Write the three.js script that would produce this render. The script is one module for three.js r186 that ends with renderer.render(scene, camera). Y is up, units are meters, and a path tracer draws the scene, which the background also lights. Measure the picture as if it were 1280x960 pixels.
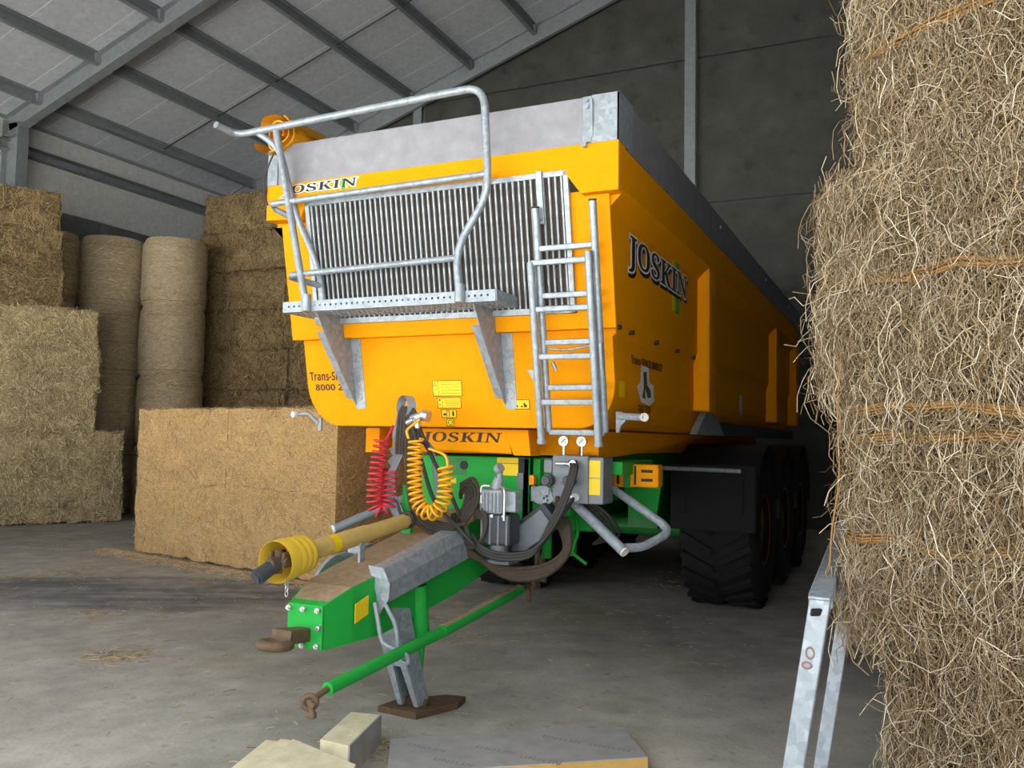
import * as THREE from 'three';
import { RoundedBoxGeometry } from 'three/addons/geometries/RoundedBoxGeometry.js';
import { mergeGeometries } from 'three/addons/utils/BufferGeometryUtils.js';
import { FontLoader } from 'three/addons/loaders/FontLoader.js';
import { createNoise3D, createNoise4D } from 'simplex-noise';

// ---------------------------------------------------------------- camera, sky, light, exposure
const scene = new THREE.Scene();
const camera = new THREE.PerspectiveCamera(2 * Math.atan(480 / 1070) * 180 / Math.PI, 1280 / 960, 0.05, 300);
camera.position.set(0, 1.62, 0);
camera.up.set(0.0103, 0.9979, 0.0635);
camera.lookAt(-0.41785, 1.62 + 0.06202, -0.9064);
// overcast sky: brighter towards the zenith, plain grey below the horizon
{
  const w = 64, h = 32, d = new Float32Array(w * h * 4);
  for (let y = 0; y < h; y++) for (let x = 0; x < w; x++) {
    const e = ((y + 0.5) / h - 0.5) * Math.PI, k = e > 0 ? (1 + 2 * Math.sin(e)) / 3 : 0.3, j = (y * w + x) * 4;
    d[j] = k * 0.97; d[j + 1] = k * 1.0; d[j + 2] = k * 1.04; d[j + 3] = 1;
  }
  const t = new THREE.DataTexture(d, w, h, THREE.RGBAFormat, THREE.FloatType); t.mapping = THREE.EquirectangularReflectionMapping; t.magFilter = THREE.LinearFilter; t.needsUpdate = true;
  scene.background = t; scene.environment = t; scene.backgroundIntensity = scene.environmentIntensity = 2.6;
}
// sun from behind the barn: it only reaches the open yard, whose glare fills the barn
const sun = new THREE.DirectionalLight(new THREE.Color(1.0, 0.98, 0.95), 62);
sun.position.set(-36, 40, -26); sun.target.position.set(0, 0, 0); sun.name = 'sun'; sun.castShadow = true;
Object.assign(sun.shadow.camera, { left: -50, right: 50, top: 50, bottom: -50, near: 1, far: 150 }); sun.shadow.mapSize.set(4096, 4096);
scene.add(sun, sun.target);
const DOOR = { x0: -15.4, x1: 2.9, h: 5.2, z: -0.7 }; // the tall opening of the barn; the camera stands just outside it
const renderer = new THREE.WebGLRenderer({ antialias: true });
renderer.toneMapping = THREE.LinearToneMapping;
renderer.toneMappingExposure = 1.85;
renderer.shadowMap.enabled = true;

// ---------------------------------------------------------------- helpers
function rng(seed) { let a = seed >>> 0; return () => { a = (a + 0x6D2B79F5) >>> 0; let t = a; t = Math.imul(t ^ (t >>> 15), t | 1); t ^= t + Math.imul(t ^ (t >>> 7), t | 61); return ((t ^ (t >>> 14)) >>> 0) / 4294967296; }; }
const R = rng(20240611);
const rr = (a, b) => a + (b - a) * R();
const noise3 = createNoise3D(rng(77)), noise4 = createNoise4D(rng(78));
const V = (x, y, z) => new THREE.Vector3(x, y, z);
const used = {};
function numbered(n) { const k = used[n] = (used[n] ?? -1) + 1; return k ? n + '_' + String(k).padStart(3, '0') : n; }
function clean(g) {
  let h = g.index ? g.toNonIndexed() : g;
  for (const k of Object.keys(h.attributes)) if (!['position', 'normal', 'uv', 'color'].includes(k)) h.deleteAttribute(k);
  if (!h.attributes.normal) h.computeVertexNormals();
  if (!h.attributes.uv) h.setAttribute('uv', new THREE.BufferAttribute(new Float32Array(h.attributes.position.count * 2), 2));
  h.morphAttributes = {};
  return h;
}
function metreUV(g) { // box-projected texture coordinates in metres
  const p = g.attributes.position, uv = new Float32Array(p.count * 2), a = V(), b = V(), c = V(), n = V();
  for (let i = 0; i < p.count; i += 3) {
    a.fromBufferAttribute(p, i); b.fromBufferAttribute(p, i + 1); c.fromBufferAttribute(p, i + 2);
    n.copy(b).sub(a).cross(c.clone().sub(a));
    const x = Math.abs(n.x), y = Math.abs(n.y), z = Math.abs(n.z);
    [a, b, c].forEach((q, k) => {
      const j = (i + k) * 2;
      if (y >= x && y >= z) { uv[j] = q.x; uv[j + 1] = q.z; } else if (x >= z) { uv[j] = q.z; uv[j + 1] = q.y; } else { uv[j] = q.x; uv[j + 1] = q.y; }
    });
  }
  g.setAttribute('uv', new THREE.BufferAttribute(uv, 2));
  return g;
}
function merge(list) { const l = [].concat(list).map(clean); return metreUV(l.length > 1 ? mergeGeometries(l) : l[0]); }
function mesh(name, geos, mat, parent, label) {
  const o = new THREE.Mesh(merge(geos), mat); o.name = name; o.castShadow = o.receiveShadow = true;
  if (label) o.userData.label = label;
  parent.add(o); return o;
}
function shared(name, geo, mat, parent) { const o = new THREE.Mesh(geo, mat); o.name = name; o.castShadow = o.receiveShadow = true; parent.add(o); return o; }
function thing(name, label, category, pos = [0, 0, 0], turn = 0, group) {
  const o = new THREE.Group(); o.name = numbered(name); o.position.set(...pos); o.rotation.y = turn;
  o.userData = { label, category }; if (group) o.userData.group = group; scene.add(o); return o;
}
function structure(name) { const o = new THREE.Group(); o.name = name; o.userData.kind = 'structure'; scene.add(o); return o; }
const box = (x0, x1, y0, y1, z0, z1) => new THREE.BoxGeometry(x1 - x0, y1 - y0, z1 - z0).translate((x0 + x1) / 2, (y0 + y1) / 2, (z0 + z1) / 2);
const rbox = (x0, x1, y0, y1, z0, z1, r = 0.01, s = 2) => new RoundedBoxGeometry(x1 - x0, y1 - y0, z1 - z0, s, Math.min(r, (x1 - x0) / 2.1, (y1 - y0) / 2.1, (z1 - z0) / 2.1)).translate((x0 + x1) / 2, (y0 + y1) / 2, (z0 + z1) / 2);
function orient(g, a, b) { // geometry along +y, centred, to the segment a-b
  const d = b.clone().sub(a); g.applyQuaternion(new THREE.Quaternion().setFromUnitVectors(V(0, 1, 0), d.clone().normalize()));
  return g.translate((a.x + b.x) / 2, (a.y + b.y) / 2, (a.z + b.z) / 2);
}
const cyl = (a, b, r0, r1 = r0, seg = 16, open = false) => orient(new THREE.CylinderGeometry(r1, r0, a.distanceTo(b), seg, 1, open), a, b);
function beam(a, b, w, h, up = V(0, 1, 0), r = 0.006) { // rectangular bar, w sideways, h along up
  const d = b.clone().sub(a), L = d.length(); d.normalize();
  const s = d.clone().cross(up).normalize(), u = s.clone().cross(d).normalize();
  const g = new RoundedBoxGeometry(w, h, L, 2, Math.min(r, w / 2.1, h / 2.1));
  g.applyMatrix4(new THREE.Matrix4().makeBasis(s, u, d.clone().negate()));
  return g.translate((a.x + b.x) / 2, (a.y + b.y) / 2, (a.z + b.z) / 2);
}
const curve = (pts, closed = false, t = 0.5) => new THREE.CatmullRomCurve3(pts.map((p) => V(...p)), closed, 'catmullrom', t);
const tube = (pts, r, n = 40, k = 10, closed = false, t = 0.5) => new THREE.TubeGeometry(curve(pts, closed, t), n, r, k, closed);
function roundedPath(pts, rad, n = 6) { // polyline with rounded corners
  const P = pts.map((p) => V(...p)), out = [P[0]];
  for (let i = 1; i < P.length - 1; i++) {
    const a = P[i - 1].clone().sub(P[i]), b = P[i + 1].clone().sub(P[i]), r = Math.min(rad, a.length() / 2.05, b.length() / 2.05);
    const s = P[i].clone().addScaledVector(a.normalize(), r), e = P[i].clone().addScaledVector(b.normalize(), r);
    for (let k = 0; k <= n; k++) { const t = k / n; out.push(s.clone().multiplyScalar((1 - t) ** 2).addScaledVector(P[i], 2 * t * (1 - t)).addScaledVector(e, t * t)); }
  }
  out.push(P[P.length - 1]); return out;
}
class Poly extends THREE.Curve {
  constructor(p) { super(); this.p = p; this.l = [0]; for (let i = 1; i < p.length; i++) this.l.push(this.l[i - 1] + p[i].distanceTo(p[i - 1])); }
  getPoint(t, o = V()) { const s = t * this.l[this.l.length - 1]; let i = 1; while (i < this.l.length - 1 && this.l[i] < s) i++; return o.copy(this.p[i - 1]).lerp(this.p[i], (s - this.l[i - 1]) / (this.l[i] - this.l[i - 1])); }
}
const pipe = (pts, r, rad = 0.08, k = 12) => { const p = roundedPath(pts, rad); const c = new Poly(p); return [new THREE.TubeGeometry(c, Math.max(12, p.length * 3), r, k), cap(p[0], p[1], r, k), cap(p[p.length - 1], p[p.length - 2], r, k)]; };
function cap(a, b, r, k) { const d = a.clone().sub(b).normalize(); return orient(new THREE.CylinderGeometry(r, r, 0.004, k), a.clone().addScaledVector(d, -0.002), a.clone().addScaledVector(d, 0.002)); }
function extrude(pts, depth, bevel = 0, holes = []) {
  const s = new THREE.Shape(pts.map((p) => new THREE.Vector2(...p)));
  for (const h of holes) s.holes.push(new THREE.Path(h.map((p) => new THREE.Vector2(...p))));
  return new THREE.ExtrudeGeometry(s, { depth, bevelEnabled: bevel > 0, bevelSize: bevel, bevelThickness: bevel, bevelOffset: -bevel, bevelSegments: 2, curveSegments: 8 });
}
const circle = (x, y, r, n = 10) => Array.from({ length: n }, (_, i) => [x + r * Math.cos(-2 * Math.PI * i / n), y + r * Math.sin(-2 * Math.PI * i / n)]);
function loft(sections) { // sections: arrays of equal-length closed outlines (Vector3), capped
  const pos = [], n = sections[0].length, put = (...q) => q.forEach((v) => pos.push(v.x, v.y, v.z));
  for (let i = 0; i < sections.length - 1; i++) for (let k = 0; k < n; k++) {
    const a = sections[i][k], b = sections[i][(k + 1) % n], c = sections[i + 1][k], d = sections[i + 1][(k + 1) % n];
    put(a, b, c, b, d, c);
  }
  for (const [s, f] of [[sections[0], 1], [sections[sections.length - 1], 0]]) for (let k = 1; k < n - 1; k++) f ? put(s[0], s[k + 1], s[k]) : put(s[0], s[k], s[k + 1]);
  const g = new THREE.BufferGeometry(); g.setAttribute('position', new THREE.Float32BufferAttribute(pos, 3)); g.computeVertexNormals(); return g;
}
const rect = (x0, x1, y0, y1, z) => [V(x0, y0, z), V(x0, y1, z), V(x1, y1, z), V(x1, y0, z)];

// ---------------------------------------------------------------- textures
function canvasTex(w, h, draw, repeat, srgb = true) {
  const c = document.createElement('canvas'); c.width = w; c.height = h; draw(c.getContext('2d'), w, h);
  const t = new THREE.CanvasTexture(c); t.wrapS = t.wrapT = THREE.RepeatWrapping; if (srgb) t.colorSpace = THREE.SRGBColorSpace;
  if (repeat) t.repeat.set(repeat, repeat); return t;
}
function dataTex(n, fn, repeat, srgb = true) {
  const d = new Uint8Array(n * n * 4);
  for (let y = 0; y < n; y++) for (let x = 0; x < n; x++) { const c = fn(x / n, y / n), j = (y * n + x) * 4; d[j] = c[0]; d[j + 1] = c[1]; d[j + 2] = c[2]; d[j + 3] = 255; }
  const t = new THREE.DataTexture(d, n, n); t.wrapS = t.wrapT = THREE.RepeatWrapping; t.magFilter = THREE.LinearFilter; t.minFilter = THREE.LinearMipmapLinearFilter; t.generateMipmaps = true;
  if (srgb) t.colorSpace = THREE.SRGBColorSpace; t.repeat.set(repeat, repeat); t.needsUpdate = true; return t;
}
// periodic noise on a torus
const per = (u, v, f, s = 0) => noise4(Math.cos(u * 6.2832) * f + s, Math.sin(u * 6.2832) * f, Math.cos(v * 6.2832) * f, Math.sin(v * 6.2832) * f + s * 2.3);
const fbm = (u, v, f, s, o = 4) => { let a = 0, k = 1, t = 0; for (let i = 0; i < o; i++) { a += k * per(u, v, f, s + i * 7); t += k; k *= 0.55; f *= 2.1; } return a / t; };
const clamp = (x) => Math.max(0, Math.min(255, x));
const galvTex = (() => { // crystal spangle of hot-dip zinc
  const r = rng(5), pts = Array.from({ length: 260 }, () => [r(), r(), r()]);
  return dataTex(256, (u, v) => {
    let d = 9, s = 0; for (const p of pts) { let dx = Math.abs(u - p[0]), dy = Math.abs(v - p[1]); if (dx > 0.5) dx = 1 - dx; if (dy > 0.5) dy = 1 - dy; const q = dx * dx + dy * dy; if (q < d) { d = q; s = p[2]; } }
    const k = 196 + (s - 0.5) * 30 + fbm(u, v, 1.5, 3) * 14; return [clamp(k - 4), clamp(k + 2), clamp(k + 7)];
  }, 2.5);
})();
function strawTex(seed, base, tones, len, dirBias, n = 9000, size = 1024) {
  return canvasTex(size, size, (c, w, h) => {
    const r = rng(seed); c.fillStyle = base; c.fillRect(0, 0, w, h); c.lineCap = 'round';
    for (let i = 0; i < n; i++) {
      const x = r() * w, y = r() * h, a = dirBias + (r() - 0.5) * (r() < 0.6 ? 1.4 : 3.1), L = len * (0.4 + r()), bend = (r() - 0.5) * L * 0.5;
      c.strokeStyle = tones[Math.floor(r() * tones.length)]; c.lineWidth = 0.8 + r() * 2.2; c.globalAlpha = 0.35 + r() * 0.5;
      for (const [ox, oy] of [[0, 0], [w, 0], [-w, 0], [0, h], [0, -h]]) {
        if (x + ox < -L || x + ox > w + L || y + oy < -L || y + oy > h + L) continue;
        c.beginPath(); c.moveTo(x + ox, y + oy); c.quadraticCurveTo(x + ox + Math.cos(a) * L / 2 - Math.sin(a) * bend, y + oy + Math.sin(a) * L / 2 + Math.cos(a) * bend, x + ox + Math.cos(a) * L, y + oy + Math.sin(a) * L); c.stroke();
      }
    }
    c.globalAlpha = 1;
  }, 1);
}
const concreteTex = dataTex(512, (u, v) => {
  const a = fbm(u, v, 1.2, 11, 5), b = per(u, v, 22, 5), s = per(u, v, 4.5, 31);
  const k = 205 + a * 34 + b * 9 - (s > 0.55 ? (s - 0.55) * 60 : 0); return [clamp(k), clamp(k - 1), clamp(k - 6)];
}, 1 / 3.1);
const slabTex = dataTex(1024, (u, v) => { // cast wall slabs with dark weather streaks and algae stains
  const a = fbm(u, v, 1.0, 51, 5), st = fbm(u * 1, v, 2.4, 90, 4), gr = per(u, v, 30, 7);
  const dark = Math.max(0, fbm(u, v, 1.7, 140, 5) - 0.2) * 75;
  const k = 150 + a * 30 + gr * 7 + st * 10 - dark; return [clamp(k - 1), clamp(k + 1), clamp(k - 3)];
}, 1 / 6.3);
const bumpTex = dataTex(256, (u, v) => { const k = 128 + fbm(u, v, 3, 60, 4) * 110; return [clamp(k), clamp(k), clamp(k)]; }, 1.2, false);
const dustTex = dataTex(512, (u, v) => { const k = fbm(u, v, 2.2, 71, 5), g = per(u, v, 25, 2); return [clamp(168 + k * 34 + g * 10), clamp(152 + k * 32 + g * 10), clamp(130 + k * 30 + g * 9)]; }, 1.3);
const paintTex = dataTex(256, (u, v) => { const k = 246 + fbm(u, v, 1.6, 9, 5) * 8; return [clamp(k), clamp(k), clamp(k)]; }, 0.7);
const greyTex = dataTex(256, (u, v) => { const k = 228 + fbm(u, v, 1.6, 9, 5) * 26; return [clamp(k), clamp(k), clamp(k)]; }, 0.7);

// ---------------------------------------------------------------- materials
const std = (p) => new THREE.MeshStandardMaterial(p);
const M = {
  yellow: new THREE.MeshPhysicalMaterial({ color: '#fba300', map: paintTex, roughness: 0.65, specularIntensity: 0.2 }),
  green: new THREE.MeshPhysicalMaterial({ color: '#28ad46', map: paintTex, roughness: 0.5, specularIntensity: 0.4 }),
  darkGreen: std({ color: '#1c8a34', map: greyTex, roughness: 0.5 }),
  galv: std({ color: '#ced5da', map: galvTex, metalness: 0.3, roughness: 0.42 }),
  galvDull: std({ color: '#c6cbd0', map: galvTex, metalness: 0.12, roughness: 0.55 }),
  board: std({ color: '#a4a5ad', map: greyTex, metalness: 0.2, roughness: 0.5 }),
  zinc: std({ color: '#d6dadd', metalness: 0.8, roughness: 0.3 }),
  steelGrey: std({ color: '#a0a9ae', map: greyTex, roughness: 0.55, metalness: 0.15 }),
  greyPaint: std({ color: '#868e96', map: greyTex, roughness: 0.5 }),
  darkPaint: std({ color: '#454a50', map: greyTex, roughness: 0.5 }),
  rubber: std({ color: '#17171a', map: greyTex, roughness: 0.85, bumpMap: bumpTex, bumpScale: 0.002 }),
  hose: std({ color: '#3c3b39', map: greyTex, roughness: 0.7 }),
  hoseGrey: std({ color: '#67625b', map: dustTex, roughness: 0.85 }),
  red: std({ color: '#c8283c', roughness: 0.4 }),
  coilYellow: std({ color: '#f2ad16', roughness: 0.4 }),
  shaft: std({ color: '#e2c878', map: greyTex, roughness: 0.5 }),
  dusty: std({ color: '#f2e8d8', map: dustTex, roughness: 0.95 }),
  rust: std({ color: '#8a7766', map: dustTex, roughness: 0.9 }),
  tarp: std({ color: '#ffb31a', map: greyTex, roughness: 0.6, bumpMap: bumpTex, bumpScale: 0.004, side: THREE.DoubleSide }),
  sticker: std({ color: '#f0d000', roughness: 0.5 }),
  black: std({ color: '#16161a', roughness: 0.6 }),
  white: std({ color: '#ece9e2', roughness: 0.5 }),
  navy: std({ color: '#1c1b2e', roughness: 0.5 }),
  print: std({ color: '#3a2212', roughness: 0.6 }),
  stripe: std({ color: '#3fae3c', roughness: 0.5 }),
  amber: std({ color: '#ff9a10', roughness: 0.25 }),
  bronze: std({ color: '#9a8c7e', map: dustTex, roughness: 0.8 }),
  rim: std({ color: '#b35f08', roughness: 0.6 }),
  slab: std({ color: '#8f8f8d', map: slabTex, roughness: 0.95, bumpMap: bumpTex, bumpScale: 0.004 }),
  wallConcrete: std({ color: '#8e9296', map: concreteTex, roughness: 0.95 }),
  yard: std({ color: '#c8c8c6', map: concreteTex, roughness: 0.95 }),
  cladding: std({ color: '#f2f5f5', map: greyTex, roughness: 0.6 }),
  roof: std({ color: '#e2e8f2', map: greyTex, roughness: 0.65 }),
  seam: std({ color: '#fafafa', roughness: 0.6 }),
  foamFace: std({ color: '#f1e6c2', map: greyTex, roughness: 0.9, bumpMap: bumpTex, bumpScale: 0.002 }),
  foam: std({ color: '#e2b765', map: greyTex, roughness: 0.95, bumpMap: bumpTex, bumpScale: 0.004 }),
  foil: std({ color: '#b4b4b4', map: greyTex, roughness: 0.6, metalness: 0.2 }),
  foilPrint: std({ color: '#85878b', roughness: 0.7 }),
  twine: std({ color: '#94703c', roughness: 0.8 }),
};

const font = await new FontLoader().loadAsync('fonts/droid/droid_serif_bold.typeface.json');
const sans = await new FontLoader().loadAsync('fonts/droid/droid_sans_bold.typeface.json');
// flat lettering as thin raised print: returns a geometry in the xy plane, lower-left at 0,0, width stretched to w
function letters(text, w, h, grow = 0, f = font, depth = 0.0015, slant = 0) {
  const shapes = f.generateShapes(text, 1);
  const base = new THREE.ShapeGeometry(shapes, 4); base.computeBoundingBox(); const b = base.boundingBox;
  const sx = w / (b.max.x - b.min.x), sy = h / (b.max.y - b.min.y);
  const g = new THREE.ExtrudeGeometry(shapes, { depth: 0.01, bevelEnabled: grow > 0, bevelSize: grow / ((sx + sy) / 2), bevelThickness: 0.001, bevelSegments: 1, curveSegments: 4 });
  g.translate(-b.min.x, -b.min.y, 0); g.scale(sx, sy, depth / 0.01);
  if (slant) g.applyMatrix4(new THREE.Matrix4().makeShear(0, 0, slant, 0, 0, 0));
  return g;
}

// ================================================================ THE BUILDING
const WX = -16, BZ = -17, FZ = DOOR.z, EX = 3.2, RIDGE = -1.5, SL = 0.335;
const roofY = (x) => x < RIDGE ? 9.05 + SL * (x + 12.13) : 9.05 + SL * (2 * RIDGE - x + 12.13);
{
  // floor with broad patches of dust and damp as vertex colours over a fine concrete grain
  const nx = 290, nz = 230, F1 = 6, g = new THREE.PlaneGeometry(EX - WX + 0.6, F1 - BZ + 0.6, nx, nz).rotateX(-Math.PI / 2).translate((WX + EX) / 2, 0, (F1 + BZ) / 2);
  const p = g.attributes.position, col = new Float32Array(p.count * 3);
  for (let i = 0; i < p.count; i++) {
    const x = p.getX(i), z = p.getZ(i);
    let k = 0.86 + 0.13 * noise3(x * 0.35, z * 0.35, 3) + 0.09 * noise3(x * 1.6, z * 1.6, 8) + 0.06 * noise3(x * 5, z * 5, 9);
    // bluish scraped patch of bare concrete between the dust, left of the drawbar
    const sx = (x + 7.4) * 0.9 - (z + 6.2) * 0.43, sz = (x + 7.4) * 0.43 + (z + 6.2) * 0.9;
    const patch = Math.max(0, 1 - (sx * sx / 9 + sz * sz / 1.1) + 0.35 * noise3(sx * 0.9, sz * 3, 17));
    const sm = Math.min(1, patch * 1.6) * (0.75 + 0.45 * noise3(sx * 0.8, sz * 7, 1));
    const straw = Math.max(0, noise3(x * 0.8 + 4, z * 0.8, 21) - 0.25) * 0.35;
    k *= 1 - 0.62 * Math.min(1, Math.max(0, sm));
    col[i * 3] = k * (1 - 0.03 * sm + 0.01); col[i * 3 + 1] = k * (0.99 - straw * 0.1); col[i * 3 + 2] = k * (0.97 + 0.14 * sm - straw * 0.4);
  }
  g.setAttribute('color', new THREE.BufferAttribute(col, 3));
  const uv = g.attributes.uv; for (let i = 0; i < p.count; i++) uv.setXY(i, p.getX(i), p.getZ(i));
  const fl = new THREE.Mesh(g, std({ color: '#d6d4cf', map: concreteTex, vertexColors: true, roughness: 0.93, bumpMap: bumpTex, bumpScale: 0.003 }));
  fl.name = 'floor'; fl.userData.kind = 'structure'; fl.receiveShadow = true; scene.add(fl);
  const sub = mesh('floor_slab', box(WX - 0.4, EX + 0.4, -0.3, -0.02, BZ - 0.4, F1 + 0.3), M.wallConcrete, fl);
  sub.userData.kind = 'structure';
  const yard = mesh('ground', box(-80, 80, -0.35, -0.03, F1 + 0.3, 90), M.yard, scene); yard.userData.kind = 'structure';
}
{
  // back gable wall: three courses of cast slabs, recessed joints, steel posts
  const w = structure('wall_back');
  mesh('wall_core', extrude([[WX, 0], [EX, 0], [EX, roofY(EX)], [RIDGE, roofY(RIDGE)], [WX, roofY(WX)]], 0.2).translate(0, 0, BZ - 0.24), M.darkPaint, w);
  const courses = [0, 3.23, 6.37, 9.4, 12.9], cols = [WX, -10.3, -3.9, 2.5, EX];
  for (let c = 0; c < courses.length - 1; c++) for (let k = 0; k < cols.length - 1; k++) {
    const x0 = cols[k] + 0.008, x1 = cols[k + 1] - 0.008, y0 = courses[c] + (c ? 0.02 : 0), y1 = courses[c + 1] - 0.02;
    const top = (x) => Math.min(y1, roofY(x));
    const pts = [[x0, y0], [x1, y0]]; if (top(x1) <= y0 && top(x0) <= y0) continue;
    for (let i = 0; i <= 12; i++) { const x = x1 + (x0 - x1) * i / 12; pts.push([x, Math.max(y0 + 0.001, top(x))]); }
    mesh('concrete_panel', extrude(pts, 0.1, 0.012).translate(0, 0, BZ - 0.1), M.slab, w);
  }
  for (const x of [-10.3, -3.9, 2.5]) {
    const h = roofY(x) - 0.1;
    mesh('steel_post', [box(x - 0.11, x + 0.11, 0, h, BZ + 0.18, BZ + 0.2), box(x - 0.11, x + 0.11, 0, h, BZ, BZ + 0.015), box(x - 0.006, x + 0.006, 0, h, BZ, BZ + 0.19)], M.steelGrey, w);
  }
}
{
  const w = structure('wall_left'), y1 = 6.15, top = roofY(WX);
  for (let z = BZ; z < FZ - 0.1; z += 4) mesh('concrete_panel', rbox(WX - 0.2, WX, 0, y1, z + 0.006, Math.min(z + 4, FZ) - 0.006, 0.012), M.wallConcrete, w);
  for (let z = BZ; z < FZ - 0.1; z += 1) mesh('cladding_panel', rbox(WX - 0.14, WX - 0.05, y1 + 0.02, top + 0.1, z + 0.003, Math.min(z + 1, FZ) - 0.003, 0.006), M.cladding, w);
  mesh('girt', [box(WX - 0.05, WX + 0.14, 7.06, 7.08, BZ, FZ), box(WX - 0.05, WX - 0.03, 7.06, 7.26, BZ, FZ), box(WX - 0.05, WX + 0.14, 7.24, 7.26, BZ, FZ)], M.steelGrey, w);
  mesh('corner_rail', box(WX - 0.05, WX + 0.02, top - 0.05, top + 0.02, BZ, FZ), M.steelGrey, w);
  for (const fz of [-16.75, -10.8, -4.6]) {
    const h = top - 0.1, fl = 0.24;
    mesh('column', [box(WX + 0.02, WX + 0.04, 0, h, fz - fl / 2, fz + fl / 2), box(WX + 0.46, WX + 0.48, 0, h - 0.1, fz - fl / 2, fz + fl / 2), box(WX + 0.03, WX + 0.47, 0, h - 0.05, fz - 0.006, fz + 0.006), box(WX + 0.03, WX + 0.47, h - 0.35, h - 0.33, fz - fl / 2, fz + fl / 2)], M.steelGrey, w);
  }
  mesh('wall_backing', box(WX - 0.3, WX - 0.2, 0, top + 0.2, BZ, FZ), M.wallConcrete, w);
  const wr = structure('added_wall_right'); mesh('concrete_panel', box(EX, EX + 0.25, 0, roofY(EX) + 0.1, BZ, FZ), M.darkPaint, wr);  // unseen partition, added close by and dark to dim the right side
}
{
  // front wall with the tall door opening that lets the daylight in
  const w = structure('wall_front');
  mesh('wall_face', extrude([[WX - 0.3, -0.02], [DOOR.x0, -0.02], [DOOR.x0, DOOR.h], [DOOR.x1, DOOR.h], [DOOR.x1, -0.02], [EX + 0.3, -0.02], [EX + 0.3, roofY(EX)], [RIDGE, roofY(RIDGE)], [WX - 0.3, roofY(WX)]], 0.2).translate(0, 0, FZ), M.wallConcrete, w);
}
{
  // roof: insulated panels a metre wide running up the slope, purlins, steel frames, tie rods
  const c = structure('ceiling'), cos = 1 / Math.hypot(1, SL);
  const slope = (x0, x1, z0, z1, off, th, r = 0.004) => { // slab following the roof pitch, off = distance below the sheet
    const a = V(x0, roofY(x0) - off, 0), b = V(x1, roofY(x1) - off, 0), d = b.clone().sub(a), L = d.length(), n = V(-d.y, d.x, 0).normalize(); if (n.y < 0) n.negate();
    const g = new RoundedBoxGeometry(L, th, z1 - z0, 1, Math.min(r, th / 2.2)); g.rotateZ(Math.atan2(d.y, d.x));
    return g.translate((a.x + b.x) / 2 + n.x * th / 2, (a.y + b.y) / 2 + n.y * th / 2, (z0 + z1) / 2);
  };
  for (let z = BZ - 0.2; z < FZ + 0.2; z += 1.12) { const z1 = Math.min(z + 1.12, FZ + 0.25); mesh('roof_panel', slope(WX - 0.4, RIDGE, z + 0.005, z1 - 0.005, 0, 0.1, 0.012), M.roof, c); }
  mesh('seam_backing', slope(WX - 0.4, RIDGE, BZ - 0.2, FZ + 0.25, -0.004, 0.02), M.seam, c);
  for (let z = BZ - 0.2; z < FZ + 0.2; z += 5.6) mesh('roof_panel', slope(RIDGE, EX + 0.4, z + 0.005, Math.min(z + 5.6, FZ + 0.25) - 0.005, 0, 0.1), M.roof, c);
  mesh('ridge_cover', box(RIDGE - 0.5, RIDGE + 0.5, roofY(RIDGE) + 0.02, roofY(RIDGE) + 0.12, BZ - 0.2, FZ + 0.25), M.roof, c);
  const tilt = Math.atan(SL);
  for (let x = -15.1, k = 0; x < EX; x += 1.55, k++) {
    const s = x < RIDGE ? 1 : -1, g = [];
    const prof = [[-0.005, 0, 0.005, -0.22], [-0.005, 0, 0.075, -0.008], [-0.075, -0.212, 0.005, -0.22], [0.067, 0, 0.075, -0.03], [-0.075, -0.19, -0.067, -0.22]];
    for (const [a, b, cc, d] of prof) g.push(box(Math.min(a, cc), Math.max(a, cc), Math.min(b, d), Math.max(b, d), BZ, FZ).rotateZ(s * tilt).translate(x, roofY(x), 0));
    mesh('purlin', g, M.steelGrey, c);
  }
  for (const fz of [-16.75, -10.8, -4.6]) for (const [xa, xb] of [[WX + 0.1, RIDGE], [RIDGE, EX - 0.1]]) {
    const fl = fz < -16 ? 0.1 : 0.2;
    mesh('rafter', [slope(xa, xb, fz - 0.006, fz + 0.006, 0.42, 0.4), slope(xa, xb, fz - fl / 2, fz + fl / 2, 0.44, 0.016), slope(xa, xb, fz - fl / 2, fz + fl / 2, 0.06, 0.016)], M.steelGrey, c);
    if (xa < -10) {
      for (let x = -15.1; x < RIDGE; x += 1.55) mesh('cleat', box(x + 0.006, x + 0.1, -0.2, -0.02, -0.06, 0.06).rotateZ(0).translate(0, roofY(x), fz + 0.05), M.galvDull, c);
    }
  }
  for (const z of [-13.8, -7.7]) mesh('tie_rod', cyl(V(-15.2, roofY(-15.2) - 0.14, z), V(-1.8, roofY(-1.8) - 0.14, z), 0.014, 0.014, 6), M.darkPaint, c);
}
// ================================================================ STRAW AND HAY
const strandShape = (seed, bend, seg = 5) => { // one blade of straw, 1 m long along +x, 1 m radius to be scaled
  const r = rng(seed), pts = []; for (let i = 0; i <= seg; i++) { const t = i / seg; pts.push([t - 0.5, Math.sin(t * Math.PI) * bend + (r() - 0.5) * bend * 0.6, (r() - 0.5) * bend * 0.9]); }
  return pts;
};
function strandGeo(seed, bend, thick, seg = 5) { const g = clean(new THREE.TubeGeometry(curve(strandShape(seed, bend, seg)), seg, thick, 3)); return g; }
const STRANDS = [strandGeo(1, 0.07, 0.007), strandGeo(2, 0.15, 0.005), strandGeo(3, 0.02, 0.009, 3), strandGeo(4, 0.22, 0.005, 7), strandGeo(5, 0.1, 0.03, 4)];
const strandMat = std({ color: '#ffffff', roughness: 0.75 });
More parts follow.
